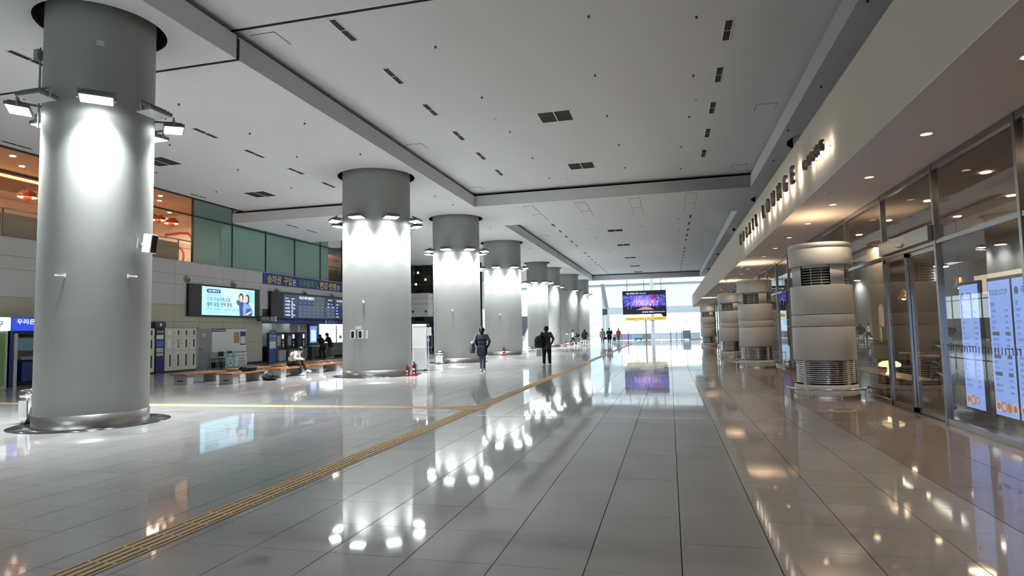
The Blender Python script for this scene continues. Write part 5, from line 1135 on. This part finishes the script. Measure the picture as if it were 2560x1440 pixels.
t = thing('blue_cabinet', 'pale blue cabinet by the far glass doors at the right', 'cabinet', (2.0, 80.8, 0)); MB().box((-.45, -.3, .25), (.5, .3, 1.25), bev=.02).build('body', mat('pale_blue', (.35, .52, .6), .4), t); [MB().box((q, -.25, 0), (q+.08, .25, .25)).build('leg', 'mid_grey', t) for q in (-.4, .36)]
t = thing('low_barrier', 'low grey glass barrier running before the far doors', 'barrier', (-2.5, 89, 0))
for k in range(9): MB().box((-5.2+k*1.3, -.02, .05), (-3.95+k*1.3, .02, .85)).build('panel', ['mid_grey', mat('panel_violet', (.45, .32, .62), .5), mat('panel_cyan', (.2, .55, .7), .5), 'mid_grey', mat('panel_pale', (.7, .76, .82), .5)][min(k, 4)], t)
MB().box((-5.25, -.04, .85), (6.5, .04, .9)).build('top_rail', 'light_grey', t)
for k in range(10): MB().box((-5.27+k*1.3, -.03, 0), (-5.22+k*1.3, .03, .86)).build('post', 'mid_grey', t)
t = thing('luggage_cart', 'low dark luggage cart before the far doors', 'cart', (-4.2, 86.8, 0)); MB().box((-.5, -.3, .16), (.5, .3, .32), bev=.08).build('body', 'dark_grey', t); MB().tube([(-.5, 0, .3), (-.7, 0, .6)], .02).build('handle', 'mid_grey', t)
for a in (-.35, .35):
    for b_ in (-.25, .25): MB().cyl((a, b_-.03, .08), (a, b_+.03, .08), .08, .08, 14).build('wheel', 'black_plastic', t)
t = thing('outdoor_hall', 'pale blue vaulted building outside the left glass', 'building', (-24, 150, 0))
MB().prism([(-12, 0), (12, 0)]+[(12*math.cos(PI*i/16), 9+5*math.sin(PI*i/16)) for i in range(17)], (0, 0, 0), (1,0,0), (0,0,1), (0,18,0)).build('vault', mat('far_blue', (.62, .74, .85), .6), t)
for k in range(7): MB().box((-10.5+k*3.2, -.1, 2), (-8.5+k*3.2, 0, 7)).build('window', mat('far_pane', (.5, .62, .74), .4), t)
for k, (x, y) in enumerate(((-9.6, 64.2), (-9.2, 63.8), (-8.75, 66.6), (-8.4, 66.8))):
    t = thing('floor_stand', ['white floor stand left of the last pillars', 'second white floor stand by the seventh pillar', 'third white floor stand by the last pillar', 'fourth white floor stand by the last pillar'][k], 'stand', (x, y, 0), group='short white floor stands'); MB().cyl((0, 0, 0), (0, 0, .02), .14, .13, 16).build('base', 'light_grey', t); MB().cyl((0, 0, .02), (0, 0, .4), .06, .05, 12).build('post', 'white_paint', t)
t = thing('suspended_camera_pole', 'thin pole with white round sensors by the sixth pillar', 'pole', (-9.85, 62.5, 0)); MB().cyl((0, 0, 0), (0, 0, .03), .2, .2, 16).build('base', 'mid_grey', t); MB().cyl((0, 0, .03), (0, 0, 1.15), .02).cyl((-.25, 0, 1.15), (.35, 0, 1.2), .015).build('pole', 'light_grey', t); MB().ball((-.25, 0, 1.18), .08).ball((.35, 0, 1.22), .08).build('sensor', 'white_paint', t)

# ================================================================== PEOPLE
import numpy as np
mat('skin', (.62, .40, .29), .5); mat('hair_black', (.012, .010, .009), .45); mat('hair_brown', (.05, .025, .015), .45); mat('eye_dark', (.01, .01, .01), .3)
mat('cl_navy', (.010, .013, .028), .8); mat('cl_jeans', (.045, .075, .13), .8); mat('cl_black', (.008, .008, .009), .8); mat('cl_grey', (.055, .055, .058), .8); mat('cl_white', (.72, .71, .67), .8); mat('cl_cream', (.60, .57, .50), .8); mat('cl_khaki', (.20, .16, .12), .8); mat('cl_beige', (.42, .37, .30), .8); mat('cl_red', (.42, .03, .04), .8); mat('shoe_white', (.75, .75, .75), .6); mat('shoe_black', (.012, .012, .012), .5); mat('bag_green', (.42, .58, .40), .6); mat('bag_grey', (.06, .065, .07), .6); mat('strap_grey', (.4, .42, .46), .6)
def V(*a): return Vector(a)
def hand_caps(w, d, thumb_side, curl=.5, up=V(0, 0, 1)):
    """palm, four unequal bent fingers and a thumb, from wrist w along d"""
    d = d.normalized(); s = d.cross(up).normalized() if abs(d.dot(up)) < .95 else V(0, 1, 0); n = s.cross(d)
    out = [(w+d*.02+s*.02, w+d*.085+s*.022, .017, .016), (w+d*.02-s*.02, w+d*.085-s*.022, .017, .016)]
    for k, L in enumerate((.068, .078, .072, .055)):
        o = w+d*.09+s*(.033-.022*k)
        m = o+d*L*.5-n*L*.15*curl; e = m+d*L*.4*(1-curl*.5)-n*L*.5*curl
        out += [(o, m, .009, .0085), (m, e, .0085, .007)]
    o = w+d*.03+s*.035*thumb_side; m = o+d*.035+s*.03*thumb_side-n*.012; out += [(o, m, .012, .01), (m, m+d*.035-n*.01, .01, .008)]
    return out
def body_mesh(name, caps, mats, voxel):
    b = MB()
    for a, c, ra, rb, mi in caps:
        a = Vector(a); c = Vector(c)
        if (c-a).length < 1e-4: b.ball(a, max(ra, rb), 14); continue
        d = (c-a).normalized(); x = d.orthogonal().normalized(); y = d.cross(x); n = 14; ring = []
        for k in range(5): t = -PI/2+PI/2*k/4; ring.append((a+d*math.sin(t)*ra, ra*math.cos(t)))
        for k in range(5): t = PI/2*k/4; ring.append((c+d*math.sin(t)*rb, rb*math.cos(t)))
        vs = []; fs = []
        for p, r in ring[1:-1]:
            for i in range(n): q = 2*PI*i/n; vs.append(p+(x*math.cos(q)+y*math.sin(q))*r)
        m = len(ring)-2
        for j in range(m-1):
            for i in range(n): fs.append((j*n+i, j*n+(i+1) % n, (j+1)*n+(i+1) % n, (j+1)*n+i))
        vs += [ring[0][0], ring[-1][0]]
        for i in range(n): fs.append((m*n, (i+1) % n, i)); fs.append((m*n+1, (m-1)*n+i, (m-1)*n+(i+1) % n))
        b.add(vs, fs)
    me0 = bpy.data.meshes.new('tmp'); me0.from_pydata(b.v, [], b.f)
    t = bpy.data.objects.new('tmp', me0); TMP.collection.objects.link(t)
    r = t.modifiers.new('r', 'REMESH'); r.mode = 'VOXEL'; r.voxel_size = voxel
    sm = t.modifiers.new('s', 'SMOOTH'); sm.iterations = 3; sm.factor = .5
    TMP.view_layers[0].update(); dg = TMP.view_layers[0].depsgraph
    me = bpy.data.meshes.new_from_object(t.evaluated_get(dg)); bpy.data.objects.remove(t); bpy.data.meshes.remove(me0)
    me.name = name; me.materials.clear()
    for m in mats: me.materials.append(MATS[m])
    nf = len(me.polygons); cen = np.empty(nf*3); me.polygons.foreach_get('center', cen); cen = cen.reshape(-1, 3)
    best = np.full(nf, 1e9); idx = np.zeros(nf, dtype=np.int32)
    for a, c, ra, rb, mi in caps:
        a = np.array(a); dd = np.array(c)-a; L2 = max(1e-8, float(dd@dd)); t_ = np.clip(((cen-a)@dd)/L2, 0, 1)
        dist = np.linalg.norm(cen-(a+t_[:, None]*dd), axis=1)-(ra+(rb-ra)*t_); k = dist < best; best[k] = dist[k]; idx[k] = mi
    me.polygons.foreach_set('material_index', idx); me.polygons.foreach_set('use_smooth', np.ones(nf, dtype=bool)); me.update()
    return me
def person(label, loc, heading, H=1.72, top='cl_black', pants='cl_black', shoes='shoe_black', hair='hair_black', longhair=0., hem=.72, bulk=1., arms=None, legs=None, torso=None, head=None, voxel=.02, face=False, collar=True, legr=1.):
    """arms/legs: (elbow, wrist) and (knee, ankle, toe) for L and R, facing +Y, metres for H = 1.72"""
    s = H/1.72; P = dict(pelvis=V(0, 0, .93), chest=V(0, .01, 1.26), neck=V(0, 0, 1.44), head=V(0, .03, 1.60))
    if torso: P.update({k: Vector(v) for k, v in torso.items()})
    up = (P['neck']-P['pelvis']).normalized(); side = V(1, 0, 0); fwd = up.cross(side)
    sh = {q: P['neck']-up*.05+side*q*.185*bulk**.5 for q in (-1, 1)}; hp = {q: P['pelvis']+side*q*.095-up*.02 for q in (-1, 1)}
    arms = arms or {}; legs = legs or {}
    A = {-1: arms.get('L', (V(-.27, -.03, 1.13), V(-.27, .04, .88))), 1: arms.get('R', (V(.27, -.03, 1.13), V(.27, .04, .88)))}
    G = {-1: legs.get('L', (V(-.1, .12, .49), V(-.1, .06, .08), V(-.11, .2, .03))), 1: legs.get('R', (V(.1, .0, .49), V(.1, -.16, .09), V(.11, -.02, .03)))}
    mats = [top, pants, shoes, 'skin']; caps = []
    ch, pe, nk, hd = P['chest'], P['pelvis'], P['neck'], P['head']
    b = bulk
    caps += [(ch-side*.085*b, ch+side*.085*b, .125*b, .125*b, 0), (nk-up*.1-side*.1, nk-up*.1+side*.1, .095*b, .095*b, 0), ((ch+pe)/2-side*.06*b, (ch+pe)/2+side*.06*b, .125*b, .125*b, 0)]
    if hem < .93: # coat skirt
        hz = pe-up*(.93-hem); caps += [(pe-side*.07*b, hz-side*.075*b, .13*b, .135*b, 0), (pe+side*.07*b, hz+side*.075*b, .13*b, .135*b, 0), (pe, hz, .13*b, .13*b, 0)]
    caps += [(pe-side*.06, pe+side*.06, .125, .125, 1 if hem >= .93 else 0)]
    caps += [(nk-up*.03, hd-up*.03, .062 if not collar else .075, .055, 3 if not collar else 0), (nk+up*.05, hd-up*.02, .052, .052, 3)]
    hf = (fwd*1.0); 
    if head is not None: hf = Vector(head).normalized()
    hu = side.cross(hf)
    caps += [(hd-hu*.045+hf*.012, hd+hu*.03, .088, .104, 3), (hd-hu*.085+hf*.04, hd-hu*.085+hf*.05, .045, .045, 3), (hd+hf*.1-hu*.0, hd+hf*.112-hu*.03, .012, .016, 3)]
    for q in (-1, 1): caps += [(hd+side*q*.095-hf*.01, hd+side*q*.1-hf*.015-hu*.03, .014, .012, 3)]
    for q in (-1, 1):
        el, wr = Vector(A[q][0]), Vector(A[q][1])
        caps += [(sh[q], el, .066*b, .053*b, 0), (el, wr, .052*b, .04*b, 0)]
        for h in hand_caps(wr, wr-el, -q if True else q): caps.append((*h, 3))
        kn, an, to = (Vector(v) for v in G[q])
        caps += [(hp[q], kn, .093*legr, .066*legr, 1), (kn, an, .064*legr, .05*legr, 1), (an-V(0, 0, .03), to, .045, .042, 2), (an-V(0, .05, .045), an-V(0, 0, .045), .038, .042, 2)]
    caps = [(Vector(a)*s, Vector(c)*s, ra*s, rb*s, mi) for a, c, ra, rb, mi in caps]
    me = body_mesh('person', caps, mats, voxel)
    zmin = min(v.co.z for v in me.vertices)
    o = link('person', me, None, Vector(loc)-V(0, 0, zmin-.0045)); o.rotation_euler.z = heading; tag(o, label, 'person')
    # hair shell, face marks
    hb = MB(); c0 = (hd+hu*.028-hf*.018)*s
    hb.ball(c0, .115*s, 18, sc=(1.0, 1.06, 1.0)); hb.ball((hd-hf*.045-hu*.02)*s, .098*s, 16)
    if longhair:
        for q in range(5):
            t_ = q/4; hb.ball((hd-hf*(.06+.02*t_)-hu*(.02+longhair*t_))*s, (.1-.02*t_)*s, 12, sc=(1.0, .6, 1.0))
    hb.build('hair', hair, o)
    if face:
        eb = MB()
        for q in (-1, 1): eb.ball((hd+hf*.092+side*q*.034-hu*.0)*s, .010*s, 8)
        eb.build('eyes', 'eye_dark', o)
        MB().ball((hd+hf*.088-hu*.07)*s, .016*s, 8, sc=(1.5, .5, .4)).build('mouth', mat('lips', (.45, .18, .15), .5), o)
    return o
TOW = math.atan2
man1 = person('man in a navy coat and jeans walking away, bag on his left shoulder', (-7.35, 24.1, 0), math.radians(4), 1.74, 'cl_navy', 'cl_jeans', 'shoe_white', hem=.70, bulk=1.04, voxel=.0125, legr=.95,
    arms={'R': (V(.33, -.07, 1.16), V(.22, .06, .95)), 'L': (V(-.25, -.03, 1.16), V(-.22, .12, 1.0))}, legs={'L': (V(-.06, .05, .48), V(-.03, -.06, .09), V(-.04, .09, .03)), 'R': (V(.07, .1, .49), V(.05, .12, .09), V(.06, .26, .03))})
t = thing('shoulder_bag', 'grey-black shoulder bag with a pale strap, held by the man in the navy coat', 'bag', (-7.35, 24.1, 0), math.radians(4)); b = MB(); lumpy(b, (-.36, -.12, .72), (.11, .17, .26), 21); b.build('body', 'bag_grey', t); b = MB(); lumpy(b, (-.34, -.13, 1.1), (.08, .14, .06), 22); b.build('scarf', 'strap_grey', t); MB().tube([(-.33, -.2, 1.1), (-.27, -.16, 1.3), (-.22, -.04, 1.5), (-.26, .1, 1.35), (-.33, .0, 1.12)], .014).build('strap', 'strap_grey', t)
man2 = person('man in a dark grey jacket and wide black trousers walking away with a backpack', (-5.62, 28.75, 0), math.radians(0), 1.76, 'cl_grey', 'cl_black', 'shoe_black', hem=.78, bulk=1.1, legr=1.42, voxel=.0125,
    arms={'R': (V(.33, .0, 1.14), V(.24, .12, .97)), 'L': (V(-.31, -.02, 1.12), V(-.33, .08, .9))}, legs={'L': (V(-.12, .03, .48), V(-.13, .0, .08), V(-.14, .14, .03)), 'R': (V(.12, .04, .48), V(.13, .05, .08), V(.14, .19, .03))})
t = thing('backpack', 'large black backpack hanging from the left shoulder of the man in the grey jacket', 'bag', (-5.62, 28.75, 0)); b = MB(); lumpy(b, (-.24, -.26, .78), (.25, .17, .33), 31); b.build('body', 'bag_black', t); b = MB(); lumpy(b, (-.30, -.40, .86), (.16, .06, .14), 33); b.build('front_pocket', 'bag_black', t); MB().tube([(-.2, -.16, 1.3), (-.19, -.06, 1.5), (-.18, .1, 1.4), (-.26, .06, 1.05), (-.3, -.12, .95)], .022).build('strap', 'bag_black', t)
t = thing('hand_bag', 'pale green paper bag carried by the man in the grey jacket', 'bag', (-6.0, 28.83, .38)); MB().prism([(-.12, 0), (.12, 0), (.1, .32), (-.1, .32)], (0, -.04, 0), (1,0,0), (0,0,1), (0,.1,0)).build('body', 'bag_green', t); MB().tube([(-.06, 0, .32), (-.02, .0, .46), (.02, 0, .46), (.06, 0, .32)], .006).build('handle', 'bag_green', t)
person('woman with long black hair and a white top striding past the seventh pillar', (-9.9, 65.2, 0), math.radians(-80), 1.64, 'cl_white', 'cl_black', 'shoe_white', longhair=.22, hem=.9, bulk=.92, voxel=.02,
    legs={'L': (V(-.09, .2, .49), V(-.09, .22, .09), V(-.09, .38, .03)), 'R': (V(.09, -.1, .49), V(.09, -.45, .17), V(.09, -.36, .05))}, arms={'R': (V(.24, .12, 1.15), V(.2, .33, 1.05))})
t = thing('carried_coat', 'black coat draped over the arm of the woman in the white top', 'coat', (-9.45, 65.1, .82)); b = MB(); lumpy(b, (0, 0, 0), (.2, .12, .22), 41); b.build('cloth', 'cl_black', t); b = MB(); lumpy(b, (.16, 0, .14), (.16, .1, .1), 42); b.build('sleeve', 'cl_black', t)
person('woman in a black jacket and white trousers walking away beside the last pillars', (-8.13, 61.2, 0), math.radians(5), 1.62, 'cl_black', 'cl_white', 'shoe_black', longhair=.26, hem=.80, bulk=1.12, voxel=.02, legr=1.1, arms={'R': (V(.36, .02, 1.12), V(.3, .14, .95))})
person('person in a beige padded jacket walking towards the camera with a small dark bag', (-6.95, 66.7, 0), PI, 1.66, 'cl_beige', 'cl_black', 'shoe_black', hem=.76, bulk=1.2, voxel=.02, face=True)
t = thing('hand_bag', 'small black bag in the hand of the person in the beige jacket', 'bag', (-6.62, 66.6, .52)); MB().box((-.14, -.05, 0), (.14, .05, .24), bev=.03).build('body', 'bag_black', t); MB().tube([(-.07, 0, .23), (0, 0, .36), (.07, 0, .23)], .008).build('handle', 'bag_black', t)
person('person in a long dark navy padded coat walking beside the beige jacket', (-6.2, 66.4, 0), PI+.1, 1.70, 'cl_navy', 'cl_navy', 'shoe_white', hem=.62, bulk=1.18, voxel=.02, face=True, arms={'L': (V(-.3, .02, 1.12), V(-.1, .24, 1.14)), 'R': (V(.3, .02, 1.12), V(.12, .24, 1.1))})
person('person in a red jacket standing by the far doors', (-6.6, 83.5, 0), PI-.2, 1.66, 'cl_red', 'cl_black', 'shoe_black', hair='hair_brown', longhair=.2, hem=.82, bulk=1.1, voxel=.022, face=True)
t = thing('suitcase', 'small dark wheeled suitcase beside the person in the red jacket', 'suitcase', (-7.15, 83.4, 0)); MB().box((-.18, -.12, .06), (.18, .12, .58), bev=.04).build('shell', 'dark_grey', t); MB().tube([(-.1, .08, .57), (-.1, .08, .95), (.1, .08, .95), (.1, .08, .57)], .01).build('handle', 'mid_grey', t); [MB().cyl((q, -.05, .035), (q+.04, -.05, .035), .035).build('wheel', 'black_plastic', t) for q in (-.15, .11)]
# pair at the ticket counter
person('person in black with hood up leaning on the ticket counter', (-23.35, 38.75, 0), math.radians(82), 1.68, 'cl_black', 'cl_black', 'shoe_black', longhair=.14, hem=.7, bulk=1.15, voxel=.016, legr=1.2, torso=dict(chest=V(0, .1, 1.24), neck=V(0, .17, 1.4), head=V(0, .24, 1.54)), arms={'R': (V(.26, .3, 1.12), V(.2, .5, 1.1)), 'L': (V(-.26, .3, 1.12), V(-.2, .5, 1.1))})
person('man in a dark jacket and khaki trousers at the ticket counter', (-23.2, 39.55, 0), math.radians(105), 1.76, 'cl_navy', 'cl_khaki', 'shoe_white', hem=.84, bulk=1.15, voxel=.016, legr=1.15, torso=dict(chest=V(0, .1, 1.25), neck=V(0, .18, 1.41), head=V(-.03, .24, 1.56)), arms={'R': (V(.27, .28, 1.14), V(.2, .46, 1.12)), 'L': (V(-.27, .28, 1.14), V(-.2, .46, 1.12))})
person('clerk in dark clothes behind the ticket counter', (-25.0, 37.9, 0), math.radians(-90), 1.6, 'cl_black', 'cl_black', 'shoe_black', hem=.8, voxel=.02, face=True)
# man sitting hunched over his phone
sit = person('man in a cream jacket sitting hunched on the bench looking at his phone', (-14.72, 22.05, 0), math.radians(-78), 1.74, 'cl_cream', 'cl_black', 'shoe_white', hem=.95, bulk=1.08, voxel=.0125, legr=1.12, head=(0, .72, -.7),
    torso=dict(pelvis=V(0, 0, .485), chest=V(0, .15, .78), neck=V(0, .29, .92), head=V(0, .40, .985)),
    arms={'L': (V(-.24, .26, .66), V(-.08, .46, .62)), 'R': (V(.24, .26, .66), V(.08, .46, .62))},
    legs={'L': (V(-.12, .44, .5), V(-.06, .62, .2), V(-.02, .80, .13)), 'R': (V(.13, .42, .46), V(.12, .47, .08), V(.13, .62, .03))})
t = thing('phone', 'phone held by the seated man', 'phone', (-14.2, 22.15, .655), math.radians(-78)); MB().box((-.04, .0, 0), (.04, .15, .01), bev=.003).build('body', 'black_plastic', t); MB().box((-.035, .006, .0101), (.035, .144, .0106)).build('display', 'kio_page', t)

# tidy the helper scene away
for o in list(TMP_OB.values()): bpy.data.objects.remove(o)
bpy.data.scenes.remove(TMP)
for cu in list(bpy.data.curves):
    if cu.users == 0: bpy.data.curves.remove(cu)
